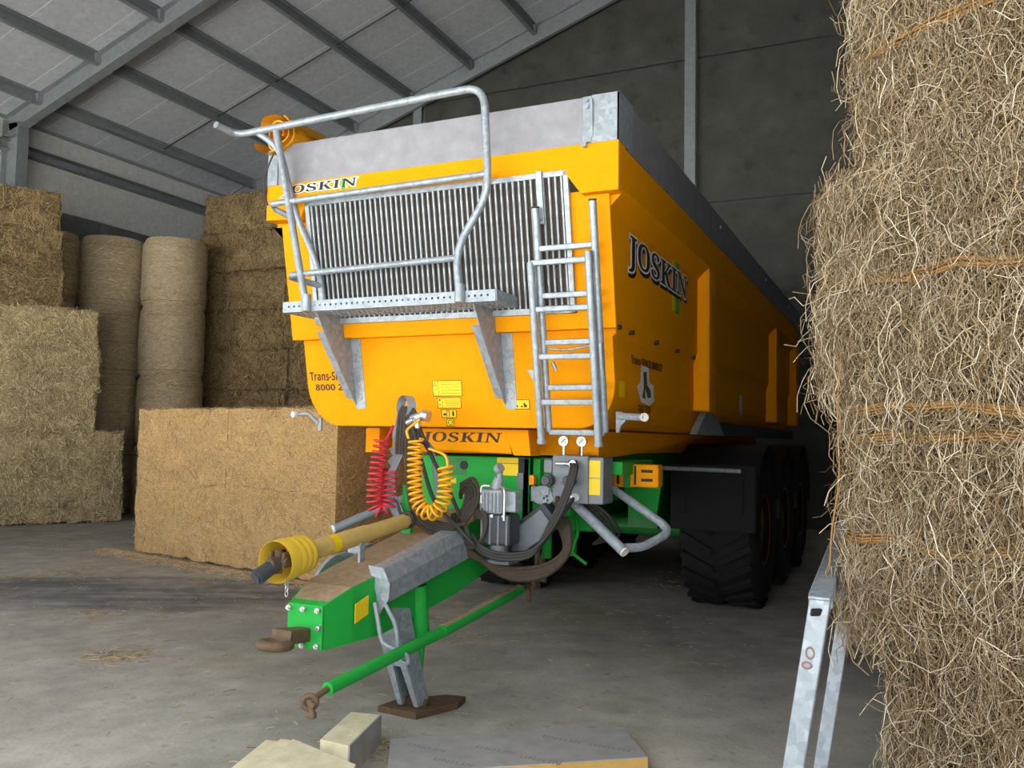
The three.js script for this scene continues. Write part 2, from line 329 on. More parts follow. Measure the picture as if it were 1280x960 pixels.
// n blades lying on a surface; sample() gives {p, n, t}: point, outward normal, main direction
function strands(parent, n, geo, sample, len, tones, lift = 0.3, name = 'loose_straw') {
  const o = new THREE.InstancedMesh(geo, strandMat, n), m = new THREE.Matrix4(), col = new THREE.Color(), T = tones.map((t) => new THREE.Color(t));
  for (let i = 0; i < n; i++) {
    const { p, n: nn, t } = sample(), d = t.clone().addScaledVector(nn, (R() - 0.35) * lift).normalize();
    const s = d.clone().cross(nn).normalize(), u = s.clone().cross(d).normalize(), roll = (R() - 0.5) * 2.4;
    const s2 = s.clone().multiplyScalar(Math.cos(roll)).addScaledVector(u, Math.sin(roll)), u2 = d.clone().cross(s2).negate();
    const L = len * (0.45 + R() * 1.1), w = 0.17 * (0.7 + R() * 0.7);
    m.makeBasis(d.multiplyScalar(L), u2.multiplyScalar(Math.max(w, L)), s2.multiplyScalar(Math.max(w, L))).setPosition(p);
    o.setMatrixAt(i, m); col.copy(T[Math.floor(R() * T.length)]).multiplyScalar(0.75 + R() * 0.45); o.setColorAt(i, col);
  }
  o.name = name; o.userData.kind = 'stuff'; o.castShadow = o.receiveShadow = true; parent.add(o); return o;
}
const baleCache = {};
function baleGeo(w, h, d, seed, rough = 0.03, step = 0.09, soft = 0.1) { // squared bale, soft edges, lumpy faces, base at y = 0
  const g = new THREE.BoxGeometry(w, h, d, Math.round(w / step), Math.round(h / step), Math.round(d / step)), p = g.attributes.position, q = V(), c = V();
  for (let i = 0; i < p.count; i++) {
    q.fromBufferAttribute(p, i);
    c.set(THREE.MathUtils.clamp(q.x, -w / 2 + soft, w / 2 - soft), THREE.MathUtils.clamp(q.y, -h / 2 + soft, h / 2 - soft), THREE.MathUtils.clamp(q.z, -d / 2 + soft, d / 2 - soft));
    const n = q.clone().sub(c); n.normalize();
    q.copy(c).addScaledVector(n, soft);
    const lump = noise3(q.x * 2.2 + seed, q.y * 2.8, q.z * 2.2) * rough + noise3(q.x * 7 + seed, q.y * 7, q.z * 7) * rough * 0.6 + noise3(q.x * 18, q.y * 18 + seed, q.z * 18) * rough * 0.3;
    q.addScaledVector(n, lump - rough);
    p.setXYZ(i, q.x, q.y + h / 2, q.z);
  }
  g.computeVertexNormals(); return metreUV(clean(g));
}
function faceSampler(w, h, d, faces, dirs) { // picks points on the listed faces (weights by area) of a bale with base at y = 0
  const A = { front: w * h, back: w * h, right: d * h, left: d * h, top: w * d }, tot = faces.reduce((s, f) => s + A[f], 0);
  return () => {
    let k = R() * tot, f = faces[0]; for (const q of faces) { if (k < A[q]) { f = q; break; } k -= A[q]; }
    const a = R() - 0.5, b = R(), e = 0.955, n = V(), p = V();
    if (f === 'front' || f === 'back') { const s = f === 'front' ? 1 : -1; n.set(0, 0, s); p.set(a * w * e, b * h * e + 0.02, s * d / 2); }
    else if (f === 'left' || f === 'right') { const s = f === 'right' ? 1 : -1; n.set(s, 0, 0); p.set(s * w / 2, b * h * e + 0.02, a * d * e); }
    else { n.set(0, 1, 0); p.set(a * w * e, h, (b - 0.5) * d * e); }
    const ang = dirs(), t1 = f === 'top' || f === 'front' || f === 'back' ? V(1, 0, 0) : V(0, 0, 1), t2 = f === 'top' ? V(0, 0, 1) : V(0, 1, 0);
    return { p: p.addScaledVector(n, -0.028 + R() * 0.014), n, t: t1.multiplyScalar(Math.cos(ang)).addScaledVector(t2, Math.sin(ang)) };
  };
}
const anyDir = () => R() * Math.PI * 2;
const T = {
  golden: strawTex(31, '#cfa970', ['#e6c286', '#f2d8a4', '#bc945c', '#a6814c', '#f8e4b8', '#d9b278'], 40, 0.4),
  pale: strawTex(32, '#c6b288', ['#dcc99c', '#eadab2', '#ac986e', '#98855c', '#f2e4c0'], 40, 1.2),
  brown: strawTex(33, '#8f7a56', ['#a8926a', '#bca47a', '#786548', '#6b5840', '#ccb68c'], 40, 1.2),
  round: strawTex(34, '#bcab8e', ['#c9b899', '#dacbb0', '#a08c6a', '#8e7c5e', '#e2d6be'], 60, 0.0),
  hay: strawTex(35, '#6e5536', ['#8c7048', '#a58a5e', '#573f25', '#46321c', '#b89d70'], 70, 1.3, 7000),
};
const straw = (map, rep = 1) => { map.repeat.set(rep, rep); return std({ map, roughness: 0.95, bumpMap: map, bumpScale: 0.02 / rep }); };
const S = { golden: straw(T.golden, 0.6), pale: straw(T.pale, 0.3), brown: straw(T.brown, 0.3), round: straw(T.round, 0.5), hay: straw(T.hay) };
const tones = {
  golden: ['#efcd94', '#e0b878', '#f8e4b8', '#c69c60', '#fbeccb'], pale: ['#dccaa0', '#eadcb8', '#c0ac80', '#a8966a'],
  brown: ['#a08a62', '#88734e', '#b8a276', '#6e5a3c'], hay: ['#ab9674', '#c2b296', '#8d7754', '#6b5738', '#d4c7ae', '#9a8462'],
};
let baleSeed = 3;
function squareBale(name, label, w, h, d, pos, turn, kind, opt) {
  const t = thing(name, label, 'bale', pos, turn, opt.group), geo = baleGeo(w, h, d, (baleSeed += 5.3), opt.rough ?? 0.03, opt.step ?? 0.09, opt.soft ?? 0.09);
  shared('straw_body', geo, S[kind], t);
  strands(t, opt.n, STRANDS[opt.v ?? 0], faceSampler(w, h, d, opt.faces, opt.dirs ?? anyDir), opt.len, tones[kind], opt.lift ?? 0.5);
  return t;
}
{ // bright block beside the trailer: two bales on two, its right end in the trailer's shade
  const a = Math.atan2(-0.77, 3.83), L = 3.9 / 2, h = 0.95, ux = Math.cos(a), uz = -Math.sin(a), dp = 1.7;
  const names = [['lower', 'further from'], ['lower', 'beside'], ['upper', 'further from'], ['upper', 'beside']];
  for (let i = 0; i < 4; i++) {
    const s = (i % 2 + 0.5) * L, row = Math.floor(i / 2), off = -dp / 2;
    const x = -9.43 + ux * s + uz * 0 + Math.sin(a) * off, z = -8.4 + uz * s + Math.cos(a) * off;
    squareBale('straw_bale', `golden orange straw bale of the block by the trailer, ${row ? 'upper' : 'lower'} one ${i % 2 ? 'next to the trailer' : 'away from the trailer'}`, L + 0.05, h + 0.04, dp, [x, row * (h - 0.01), z], a, 'golden',
      { n: 7000, len: 0.09, v: 2, faces: i % 2 ? ['front', 'top', 'right'] : ['front', 'top', 'left'], group: 'golden straw bales in the block by the trailer', rough: 0.02, step: 0.06, soft: 0.035, lift: 0.9 });
  }
}
{ // stepped stack at the left
  const turn = 59 * Math.PI / 180, ux = Math.cos(turn), uz = -Math.sin(turn), L = 2.5, d = 0.8, nx = Math.sin(turn), nz = Math.cos(turn);
  const layers = [[0, 0.79, 0], [0.78, 0.79, 0.03], [1.56, 0.72, 0.5], [2.27, 0.72, 0.46], [2.98, 0.72, 0.52], [3.69, 0.68, 1.1], [4.36, 0.68, 1.14], [5.03, 0.66, 1.2]];
  const ord = ['bottom', 'second', 'third', 'fourth', 'fifth', 'sixth', 'seventh', 'topmost'];
  layers.forEach(([y, h, cut], i) => {
    const s = -L / 2 - cut;
    squareBale('straw_bale', `pale straw bale of the stepped stack, ${ord[i]} layer`, L, h + 0.03, d, [-12.68 + ux * s - nx * d / 2, y, -11.05 + uz * s - nz * d / 2], turn, i < 5 ? 'pale' : 'brown',
      { n: 3000, len: 0.13, v: 4, faces: ['front', 'right', 'top'], group: 'straw bales in the stepped stack by the steel column', rough: 0.022, lift: 0.7, soft: 0.04, step: 0.07 });
  });
}
{ // round bales standing on end, four high
  const prof = (h, r) => { const n = 14, g = new THREE.CylinderGeometry(r, r, h, 48, n), p = g.attributes.position, q = V();
    for (let i = 0; i < p.count; i++) { q.fromBufferAttribute(p, i); const rad = Math.hypot(q.x, q.z), e = Math.abs(q.y) / (h / 2); let k = 1; if (rad > 0.01) k = (1 - 0.09 * e ** 7) * (1 + 0.02 * noise3(q.x * 3, q.y * 3, q.z * 3 + r * 50) + 0.012 * noise3(q.x * 9, q.y * 9, q.z * 9)); p.setXYZ(i, q.x * k, q.y + h / 2 + (rad < r * 0.9 ? 0.015 * noise3(q.x * 4, 1, q.z * 4) : 0), q.z * k); }
    g.computeVertexNormals(); return metreUV(clean(g)); };
  const h = 1.345, G = [prof(h, 0.6), prof(h, 0.61), prof(h, 0.56)];
  const ord = ['bottom', 'second', 'third', 'topmost'], col = ['nearest the stepped stack, half hidden', 'middle', 'next to the tall dark stack'];
  [[-14.95, -11.0], [-14.32, -11.95], [-13.18, -12.5]].forEach(([x, z], k) => { for (let r = 0; r < 4; r++) {
    const t = thing('round_bale', `round straw bale on end, ${ord[r]} of the ${['half-hidden column behind the stepped stack', 'column between the other two', 'column touching the tall dark stack'][k]}`, 'bale', [x + rr(-0.03, 0.03) - (k === 1 && r < 3 ? 0.0 : 0), r * h, z + rr(-0.03, 0.03)], rr(0, 6), 'round bales standing on end in columns');
    shared('straw_body', G[k === 0 ? 2 : k - 1], S.round, t);
    for (let i = 0; i < 3; i++) mesh('net_wrap_edge', new THREE.TorusGeometry(0.605, 0.004, 4, 40).rotateX(Math.PI / 2).translate(0, 0.1 + i * 0.53, 0), M.twine, t);
    strands(t, 700, STRANDS[4], () => { const a = R() * 6.283, n = V(Math.cos(a), 0, Math.sin(a)); return { p: n.clone().multiplyScalar(0.585).setY(0.03 + R() * 1.22), n, t: V(-n.z, (R() - 0.5) * 0.8, n.x).normalize() }; }, 0.14, tones.pale, 0.2);
  } });
}
{ // tall stack of older, browner straw behind the trailer
  const ord = ['bottom', 'second', 'third', 'fourth', 'fifth', 'sixth', 'seventh', 'topmost'];
  for (let r = 0; r < 8; r++) for (let k = 0; k < 2; k++) {
    const w = 2.35, h = 0.82, o = [-0.05, 0.0, 0.04, 0.05, -0.2, -0.18, -0.04, 0.04][r];
    squareBale('straw_bale', `dark brown straw bale of the tall stack, ${ord[r]} layer, ${k ? 'further behind the trailer' : 'next to the round bales'}`, w, h + 0.04, 1.25, [-13.5 + o * 0.6 + w * (k + 0.5), r * h, -14.1 + rr(-0.04, 0.04)], 0, 'brown',
      { n: 2000, len: 0.15, v: 4, faces: k ? ['front', 'top'] : ['front', 'left', 'top'], group: 'straw bales in the tall dark stack', rough: 0.03, lift: 0.5, soft: 0.06, step: 0.08 });
  }
}
{ // hay stack close on the right: long-stemmed bales with brown twine
  const th = Math.atan2(-0.578, 0.816), turn = th; // local +x along (0.816, 0, 0.578), face towards (-0.578, 0, 0.816)
  const L = 2.3, d = 1.2, ys = [0, 0.9, 1.76, 2.55, 3.36, 4.2], hs = [0.9, 0.88, 0.82, 0.84, 0.86, 0.86];
  const out = [-0.1, 0.08, 0.1, 0.0, -0.06, 0.0], along = [0.12, -0.01, -0.1, 0.03, 0.09, 0.0];
  const ord = ['bottom', 'second from the floor', 'third from the floor', 'fourth from the floor', 'fifth from the floor', 'topmost'];
  const cx = -0.19, cz = -3.44;
  for (let i = 0; i < 6; i++) {
    const s = L / 2 + along[i], f = out[i] * 0.5 - d / 2, h = hs[i];
    const t = thing('hay_bale', `shaggy hay bale tied with brown twine, ${ord[i]} in its stack`, 'bale', [cx + 0.816 * s - 0.578 * f, ys[i], cz + 0.578 * s + 0.816 * f], turn, 'hay bales in the stack by the galvanised frame');
    const geo = baleGeo(L, h + 0.03, d, 100 + i * 9, 0.045, 0.05, 0.16); shared('hay_body', geo, S.hay, t);
    const smp = faceSampler(L, h + 0.03, d, ['front', 'left'], () => -Math.PI / 2 + (R() - 0.5) * (R() < 0.65 ? 1.3 : 3.6));
    const near = () => { let q; do { q = smp(); } while (q.p.x > 0.1 && R() < 0.9); // most blades where the stack is in view
      const e = q.p.y / h; q.p.addScaledVector(q.n, 0.02 + 0.03 * noise3(q.p.x * 3 + i, q.p.y * 4, q.p.z * 3) - 0.09 * Math.max(0, Math.abs(e - 0.5) * 2 - 0.75)); return q; };
    strands(t, 5200, STRANDS[1], near, 0.17, tones.hay, 0.9);
    strands(t, 3200, STRANDS[3], near, 0.24, tones.hay, 0.9);
    strands(t, 4200, STRANDS[0], near, 0.12, tones.hay, 1.3);
    // shaggy overhang along the upper edge
    strands(t, 900, STRANDS[1], () => { const lft = R() < 0.25; const n = lft ? V(-1, 0.3, 0) : V(0, 0.3, 1); return { p: lft ? V(-L / 2 + 0.06, h - R() * 0.12, (R() - 0.5) * d) : V((R() - 0.5) * L, h - R() * 0.12, d / 2 - 0.05), n: n.normalize(), t: V((R() - 0.5) * 0.8, -0.8, (R() - 0.5) * 0.4).normalize() }; }, 0.2, tones.hay, 0.9, 'hanging_straw');
    for (const fy of [[0.5], [0.43, 0.84, 0.95], [0.54], [0.6], [0.5], [0.5]][i] ?? [0.5]) {
      const y = fy * h, g = [], a = L / 2 - 0.0, b = d / 2 + 0.05, w = 0.005;
      for (let q = 0; q < 4; q++) { const yy = y + (q - 1.5) * 0.009 + rr(-0.003, 0.003), pts = []; for (let k = 0; k <= 20; k++) pts.push([-a + 2 * a * k / 20, yy + 0.025 * noise3(k * 0.35, i, fy * 9) , b - 0.02 + 0.014 * noise3(k * 0.9, q, i)]); g.push(tube([[-a - 0.02, yy, -b + 0.1], [-a - 0.035, yy, -0.2], [-a - 0.03, yy, b - 0.16], ...pts.slice(1)], w, 60, 5)); }
      mesh('twine', g, M.twine, t, 'band of brown baler twine');
    }
  }
  const loose = thing('loose_twine', 'single brown twine end hanging down beside the hay stack', 'twine', [0, 0, 0]);
  mesh('strand', tube([[-0.215, 1.95, -3.36], [-0.228, 1.75, -3.35], [-0.225, 1.5, -3.36], [-0.25, 1.3, -3.35], [-0.26, 1.16, -3.36]], 0.0035, 30, 6), M.twine, loose);
}
{ // wisps of straw scattered on the floor
  const o = new THREE.Group(); o.name = 'straw_litter'; o.userData = { kind: 'stuff', label: 'loose straw wisps scattered over the concrete floor', category: 'straw' }; scene.add(o);
  const spots = []; for (let i = 0; i < 60; i++) spots.push([rr(-11, -1.2), rr(-10.5, -3), rr(0.15, 0.7)]);
  spots.push([-9.6, -8.3, 0.5], [-9.0, -8.1, 0.5], [-8, -8, 0.4], [-7, -7.7, 0.4], [-9.9, -8.6, 0.5], [-12, -10.4, 0.8], [-11.5, -10, 0.9], [-12.6, -9.6, 0.8], [-11, -9.6, 0.8], [-3.2, -6.2, 0.5], [-2.3, -5.9, 0.4]);
  strands(o, 4200, STRANDS[2], () => { const s = spots[Math.floor(R() * R() * spots.length)] , a = R() * 6.283, q = Math.sqrt(-2 * Math.log(1 - R() * 0.999)) * s[2] * 0.6; const sp = R() < 0.35 ? [rr(-13, -1), rr(-11, -3)] : [s[0] + Math.cos(a) * q, s[1] + Math.sin(a) * q];
    return { p: V(sp[0], 0.004 + R() * 0.004, sp[1]), n: V(0, 1, 0), t: V(Math.cos(a * 3), 0, Math.sin(a * 3)) }; }, 0.055, ['#c9b27e', '#b59a66', '#d9c79c', '#8f7a50'], 0.06, 'straw_wisps');
  strands(o, 1500, STRANDS[0], () => { const s = R(); const x = -9.9 + s * 4.2, z = -8.4 + s * 0.84 + R() * R() * 0.45; const a = R() * 6.283; return { p: V(x, 0.006 + R() * 0.01, z), n: V(0, 1, 0), t: V(Math.cos(a), 0, Math.sin(a)) }; }, 0.09, tones.golden, 0.2, 'straw_wisps');
}
{ // galvanised frame leaning beside the hay stack
  const t = thing('galvanised_frame', 'galvanised steel frame of square tube leaning against the hay stack', 'frame', [-0.3, 0, -3.4]);
  const b = (a, c, w, h, u) => beam(V(a[0] + 0.3, a[1], a[2] + 3.4), V(c[0] + 0.3, c[1], c[2] + 3.4), w, h, u);
  mesh('front_post', [b([-0.43, 0.01, -2.99], [-0.258, 1.12, -3.0], 0.065, 0.06, V(0, 0, 1)), b([-0.262, 1.115, -2.965], [-0.258, 1.125, -3.035], 0.07, 0.012)], M.galv, t);
  mesh('rear_post', b([-0.365, 0.01, -3.5], [-0.22, 0.95, -3.47], 0.05, 0.05, V(0, 0, 1)), M.galvDull, t);
  mesh('top_rail', b([-0.262, 1.1, -3.02], [-0.4, 1.1, -6.9], 0.075, 0.05), M.galvDull, t);
  mesh('far_post', b([-0.48, 0.01, -6.85], [-0.4, 1.08, -6.87], 0.06, 0.06, V(0, 0, 1)), M.galvDull, t);
  mesh('paint_mark', [new THREE.TorusGeometry(0.013, 0.003, 5, 18).scale(0.9, 1.3, 0.3).translate(-0.29 + 0.3, 0.94, -2.966 + 3.4), new THREE.TorusGeometry(0.012, 0.004, 5, 14).scale(1.1, 0.8, 0.3).translate(-0.3 + 0.3, 0.9, -2.966 + 3.4)], std({ color: '#8a6a66', roughness: 0.8 }), t, 'faded red paint mark');
  mesh('end_plug', b([-0.2635, 1.06, -2.972], [-0.2605, 1.085, -2.968], 0.06, 0.01), M.black, t);
}
{ // offcuts of insulation panel in the foreground
  const p1 = thing('insulation_offcut', 'thick cream insulation panel offcut with grey end, beside the printed board', 'panel', [-2.55, 0, -3.66]);
  mesh('foam_core', loftBox([[-0.03, 0.2], [-0.14, -0.21], [0.02, -0.24], [0.14, 0.21]], 0, 0.15), M.foamFace, p1);
  mesh('grey_facing', loftBox([[0.141, 0.212], [0.022, -0.24], [0.03, -0.242], [0.15, 0.21]], 0.002, 0.151), M.foil, p1);
  const p2 = thing('insulation_offcut', 'yellow insulation panel offcut with a stepped tongue edge', 'panel', [-2.5, 0, -3.15]);
  mesh('foam_core', [loftBox([[-0.4, -0.3], [-0.2, -0.34], [-0.02, 0.2], [-0.24, 0.25]], 0, 0.1), loftBox([[-0.22, -0.28], [0.24, -0.15], [0.4, 0.25], [-0.04, 0.2]], 0, 0.14), loftBox([[-0.32, -0.31], [-0.21, -0.33], [-0.03, 0.2], [-0.14, 0.22]], 0.1, 0.115)], M.foamFace, p2);
  const p3 = thing('insulation_board', 'flat grey faced insulation board printed with faint lettering', 'panel', [-1.86, 0, -4.1], 0);
  const quad = [[-0.57, 0.25], [0.45, -0.48], [0.69, -0.11], [-0.33, 0.65]];
  mesh('foam_core', loftBox(quad, 0, 0.058), M.foam, p3); mesh('foil_facing', loftBox(quad, 0.058, 0.061), M.foil, p3);
  const ux = V(1.02, 0, -0.73).normalize(), a = Math.atan2(0.73, 1.02);
  for (const [s, q] of [[0.08, 0.12], [0.42, 0.2], [0.78, 0.1], [0.2, 0.33], [0.62, 0.36], [1.0, 0.25]]) {
    const g = letters('UNILIN', 0.21, 0.038, 0, sans, 0.0008).rotateX(-Math.PI / 2).rotateY(a - 0.62).translate(-0.57 + ux.x * s + 0.54 * q, 0.0632, 0.25 + ux.z * s + 0.84 * q);
    mesh('printed_lettering', g, M.foilPrint, p3);
  }
}
function loftBox(q, y0, y1) { const g = extrude(q.map(([x, z]) => [x, -z]), y1 - y0, 0.002); return g.rotateX(-Math.PI / 2).translate(0, y0, 0); }
// ================================================================ THE TIPPING TRAILER
const XC = -2.77;
const trailer = thing('tipper_trailer', 'yellow half-pipe tipping trailer with green drawbar, ladder and galvanised front platform', 'trailer', [XC, 0, -9]);
function tp(name, geos, mat, parent = trailer, label) {
  const o = new THREE.Mesh(merge(geos).translate(-XC, 0, 9), mat); o.name = name; o.castShadow = o.receiveShadow = true; if (label) o.userData.label = label; parent.add(o); return o;
}
const ZB = -13.7, UP = -4.70 - 0.2 * 3.05, LO = -4.95 - 0.2 * 2.2; // raked planes: z = UP + 0.2 y (upper), LO + 0.2 y (lower)
function rake(g, plane, off = 0) { return g.applyMatrix4(new THREE.Matrix4().set(1, 0, 0, 0, 0, 1, 0, 0, 0, 0.2, 1, plane + off, 0, 0, 0, 1)); }
const zUp = (y, off = 0) => UP + 0.2 * y + off, zLo = (y, off = 0) => LO + 0.2 * y + off;
const arc = (cx, cy, rx, ry, a0, a1, n) => Array.from({ length: n + 1 }, (_, i) => { const a = a0 + (a1 - a0) * i / n; return [cx + rx * Math.cos(a), cy + ry * Math.sin(a)]; });
// ---- tub: half-pipe sheet
const halfR = [[1.19, 3.06], [1.19, 2.36], [1.155, 2.25], [1.16, 2.0], ...arc(0.9, 1.98, 0.26, 0.3, 0, -Math.PI / 2, 8)];
const section = [...halfR, ...halfR.map(([x, y]) => [-x, y]).reverse()];
{
  const pos = [], quad = (a, b, c, d) => pos.push(...a, ...b, ...c, ...a, ...c, ...d);
  const P = (x, y, k, t) => [XC + x * (1 - t * 0.03), y + (y < 2 ? t * 0.03 : 0), k ? ZB : (y > 2.3 ? zUp(y, -0.02) : zLo(y, -0.02))];
  for (let i = 0; i < section.length - 1; i++) {
    const [x0, y0] = section[i], [x1, y1] = section[i + 1];
    quad(P(x0, y0, 0, 0), P(x1, y1, 0, 0), P(x1, y1, 1, 0), P(x0, y0, 1, 0));
    quad(P(x1, y1, 0, 1), P(x0, y0, 0, 1), P(x0, y0, 1, 1), P(x1, y1, 1, 1));
  }
  const g = new THREE.BufferGeometry(); g.setAttribute('position', new THREE.Float32BufferAttribute(pos, 3)); g.computeVertexNormals();
  const tub = tp('tub', [g, extrude(section, 0.05).translate(XC, 0, ZB)], M.yellow);
  for (const s of [1, -1]) {
    tp('side_rim', [rbox(XC + s * 1.195 - 0.085, XC + s * 1.195 + 0.085, 3.06, 3.34, ZB, -4.74, 0.02), (() => { const g2 = extrude([[0, 0], [0.12, 0], [0, -0.12]], Math.abs(ZB + 4.75)); if (s < 0) g2.scale(-1, 1, 1); return g2.translate(XC + s * 1.17, 3.07, ZB + 0.02); })()], M.yellow, tub);
    for (const z of [-7.42, -11.5, -13.66]) tp('side_post', rbox(Math.min(XC + s * 1.15, XC + s * 1.29), Math.max(XC + s * 1.15, XC + s * 1.29), 1.86, 3.07, z, z + 0.3, 0.02), M.yellow, tub);
    const gus = extrude([[6.95, 1.67], [7.35, 1.87], [7.78, 1.84], [8.1, 1.67]], 0.05, 0.006).rotateY(Math.PI / 2).translate(XC + s * 1.19 - 0.02, 0, 0);
    tp('corner_gusset', gus, M.galvDull, tub, 'pale grey gusset plate');
    tp('bottom_rail', rbox(Math.min(XC + s * 1.12, XC + s * 1.2), Math.max(XC + s * 1.12, XC + s * 1.2), 1.66, 1.79, ZB, -8.0, 0.01), M.darkPaint, tub, 'dark grey lower rail');
    for (const z of [-4.98, -5.25, -5.85, -6.45, -7.0]) tp('crease_bolt', cyl(V(XC + s * 1.165, 2.3, z), V(XC + s * 1.2, 2.3, z), 0.016, 0.016, 8), M.print, tub);
  }
  // side print, reading from front to back
  const side = (g, z, y, off = 0) => g.rotateY(Math.PI / 2).translate(XC + 1.191 + off, y, z);
  tp('stripe', side(new THREE.BoxGeometry(0.09, 0.4, 0.001), -6.3, 2.79), M.sticker, tub, 'yellow stripe behind the lettering');
  tp('stripe', side(new THREE.BoxGeometry(0.11, 0.4, 0.001), -6.42, 2.78), M.stripe, tub, 'green stripe behind the lettering');
  tp('lettering_offset_print', side(letters('JOSKIN', 1.56, 0.235, 0.018, font, 0.001), -5.17, 2.655, 0.0005), M.black, tub, 'black offset edge printed with the lettering');
  tp('lettering_outline', side(letters('JOSKIN', 1.56, 0.235, 0.018, font, 0.001), -5.15, 2.68, 0.0015), M.white, tub, 'white outlined maker lettering');
  tp('lettering', side(letters('JOSKIN', 1.56, 0.235, 0, font, 0.001), -5.15, 2.68, 0.003), M.navy, tub, 'dark maker lettering');
  const low = (g, z, y) => g.rotateY(Math.PI / 2).translate(XC + 1.163, y, z);
  tp('type_lettering', low(letters('Trans-SPACE 8000/27', 0.78, 0.055, 0, sans, 0.001), -5.32, 2.11), M.print, tub);
  tp('type_lettering', low(letters('TRC 150', 0.3, 0.05, 0, sans, 0.001), -5.5, 1.8).translate(-0.005, 0, 0), M.print, tub);
  const em = tp('emblem_sticker', low(extrude([[0, 0.1], [0.1, 0.0], [0.3, -0.02], [0.42, 0.02], [0.4, 0.13], [0.3, 0.14], [0.28, 0.24], [0.1, 0.25], [0.08, 0.13]], 0.001), -5.45, 1.87), M.white, tub, 'worn pale emblem sticker');
  tp('emblem_mark', low(extrude([[0.12, 0.03], [0.2, 0.02], [0.18, 0.1], [0.26, 0.03], [0.34, 0.04], [0.32, 0.09], [0.24, 0.12], [0.22, 0.21], [0.15, 0.2], [0.16, 0.1]], 0.001), -5.45, 1.872).translate(0.001, 0, 0), M.rust, em);
  tp('warning_sticker', low(new THREE.BoxGeometry(0.11, 0.1, 0.001), -5.12, 1.93), M.sticker, tub);
  tp('emblem_sticker', low(extrude([[0, 0], [0.12, -0.12], [0.2, -0.1], [0.22, 0.1], [0.05, 0.12]], 0.001).translate(0, 0, 0.004), -9.2, 2.0), M.white, tub, 'pale emblem sticker');
}
{
  // front wall
  const fp = tp('front_panel', [
    rake(extrude([[XC - 1.19, 2.28], [XC + 1.21, 2.28], [XC + 1.21, 3.08], [XC - 1.19, 3.08], [XC - 1.19, 2.28]].slice(0, 4), 0.03, 0.006).translate(0, 0, -0.03), UP),
    rake(extrude([[XC - 1.155, 2.335], [XC - 1.155, 2.0], ...arc(XC - 0.9, 1.97, 0.255, 0.29, Math.PI, 1.5 * Math.PI, 10), ...arc(XC + 0.9, 1.97, 0.26, 0.29, 1.5 * Math.PI, 2 * Math.PI, 10), [XC + 1.16, 2.24], [XC + 1.185, 2.26], [XC + 1.185, 2.335]], 0.03, 0.006).translate(0, 0, -0.03), LO),
    box(XC - 1.15, XC + 1.18, 2.285, 2.34, zLo(2.31), zUp(2.31, -0.002)),
  ], M.yellow);
  tp('front_rim', extrude([[XC - 1.28, 3.345], [XC - 1.28, 3.1], [XC - 0.98, 3.085], [XC - 0.94, 3.2], [XC + 0.94, 3.2], [XC + 1.055, 3.05], [XC + 1.285, 3.05], [XC + 1.285, 3.345]], 0.12, 0.008).translate(0, 0, -4.76), M.yellow, fp);
  // galvanised grille: frame, plain brown-grey backing plate and upright bars
  const g0 = XC - 0.95, g1 = XC + 0.97, gb = 2.375, gt = 3.2;
  const grille = tp('grille', [rake(box(g0, g1, gt - 0.03, gt, 0, 0.03), UP, 0.01), rake(box(g0, g1, gb, gb + 0.035, 0, 0.03), UP, 0.01), rake(box(g0, g0 + 0.03, gb, gt, 0, 0.03), UP, 0.01), rake(box(g1 - 0.03, g1, gb, gt, 0, 0.03), UP, 0.01)], M.galv, fp, 'galvanised grille frame');
  tp('backing_plate', rake(box(g0 + 0.01, g1 - 0.01, gb + 0.01, gt - 0.01, 0, 0.004), UP, 0.008), std({ color: '#6e655f', map: dustTex, roughness: 0.8 }), grille, 'plain brown-grey backing plate behind the bars');
  const nb = 47, barGeo = rake(rbox(-0.0075, 0.0075, gb + 0.02, gt - 0.015, 0, 0.02, 0.006), UP, 0.014);
  const bg = metreUV(clean(barGeo)).translate(0, 0, 9);
  for (let i = 0; i < nb; i++) { const b = shared('bar', bg, M.galv, grille); b.position.x = g0 + 0.045 + (g1 - g0 - 0.09) * i / (nb - 1) - XC; }
  tp('hanger_strap', [rake(rbox(-2.0, -1.96, 2.9, 3.21, 0, 0.012, 0.004), UP, 0.045), rake(cyl(V(-1.98, 2.93, 0.01), V(-1.98, 2.93, 0.03), 0.012), UP, 0.045)], M.galv, fp);
  // warning stickers and print on the lower front
  const st = (x0, x1, y0, y1, name = 'warning_sticker') => {
    const s = tp(name, rake(box(x0, x1, y0, y1, 0, 0.001), LO, 0.008), M.sticker, fp);
    tp('sticker_border', [[x0, x1, y0, y0 + 0.004], [x0, x1, y1 - 0.004, y1], [x0, x0 + 0.004, y0, y1], [x1 - 0.004, x1, y0, y1]].map(([a, b, c, d]) => rake(box(a, b, c, d, 0, 0.0005), LO, 0.009)), M.print, s); return s;
  };
  const mark = (s, list, m = M.print) => tp('pictogram', list.map(([x, y, w, h]) => rake(box(x - w / 2, x + w / 2, y - h / 2, y + h / 2, 0, 0.0005), LO, 0.0093)), m, s);
  let s = st(-2.89, -2.665, 1.885, 1.99); mark(s, [[-2.845, 1.937, 0.002, 0.1], [-2.75, 1.965, 0.15, 0.002], [-2.75, 1.945, 0.15, 0.002], [-2.75, 1.925, 0.15, 0.002], [-2.75, 1.905, 0.14, 0.002], [-2.868, 1.93, 0.03, 0.002]]);
  tp('pictogram', rake(extrude([[-2.882, 1.95], [-2.854, 1.95], [-2.868, 1.978]], 0.0005, 0, [[[-2.877, 1.953], [-2.868, 1.972], [-2.859, 1.953]]]), LO, 0.0093), M.print, s);
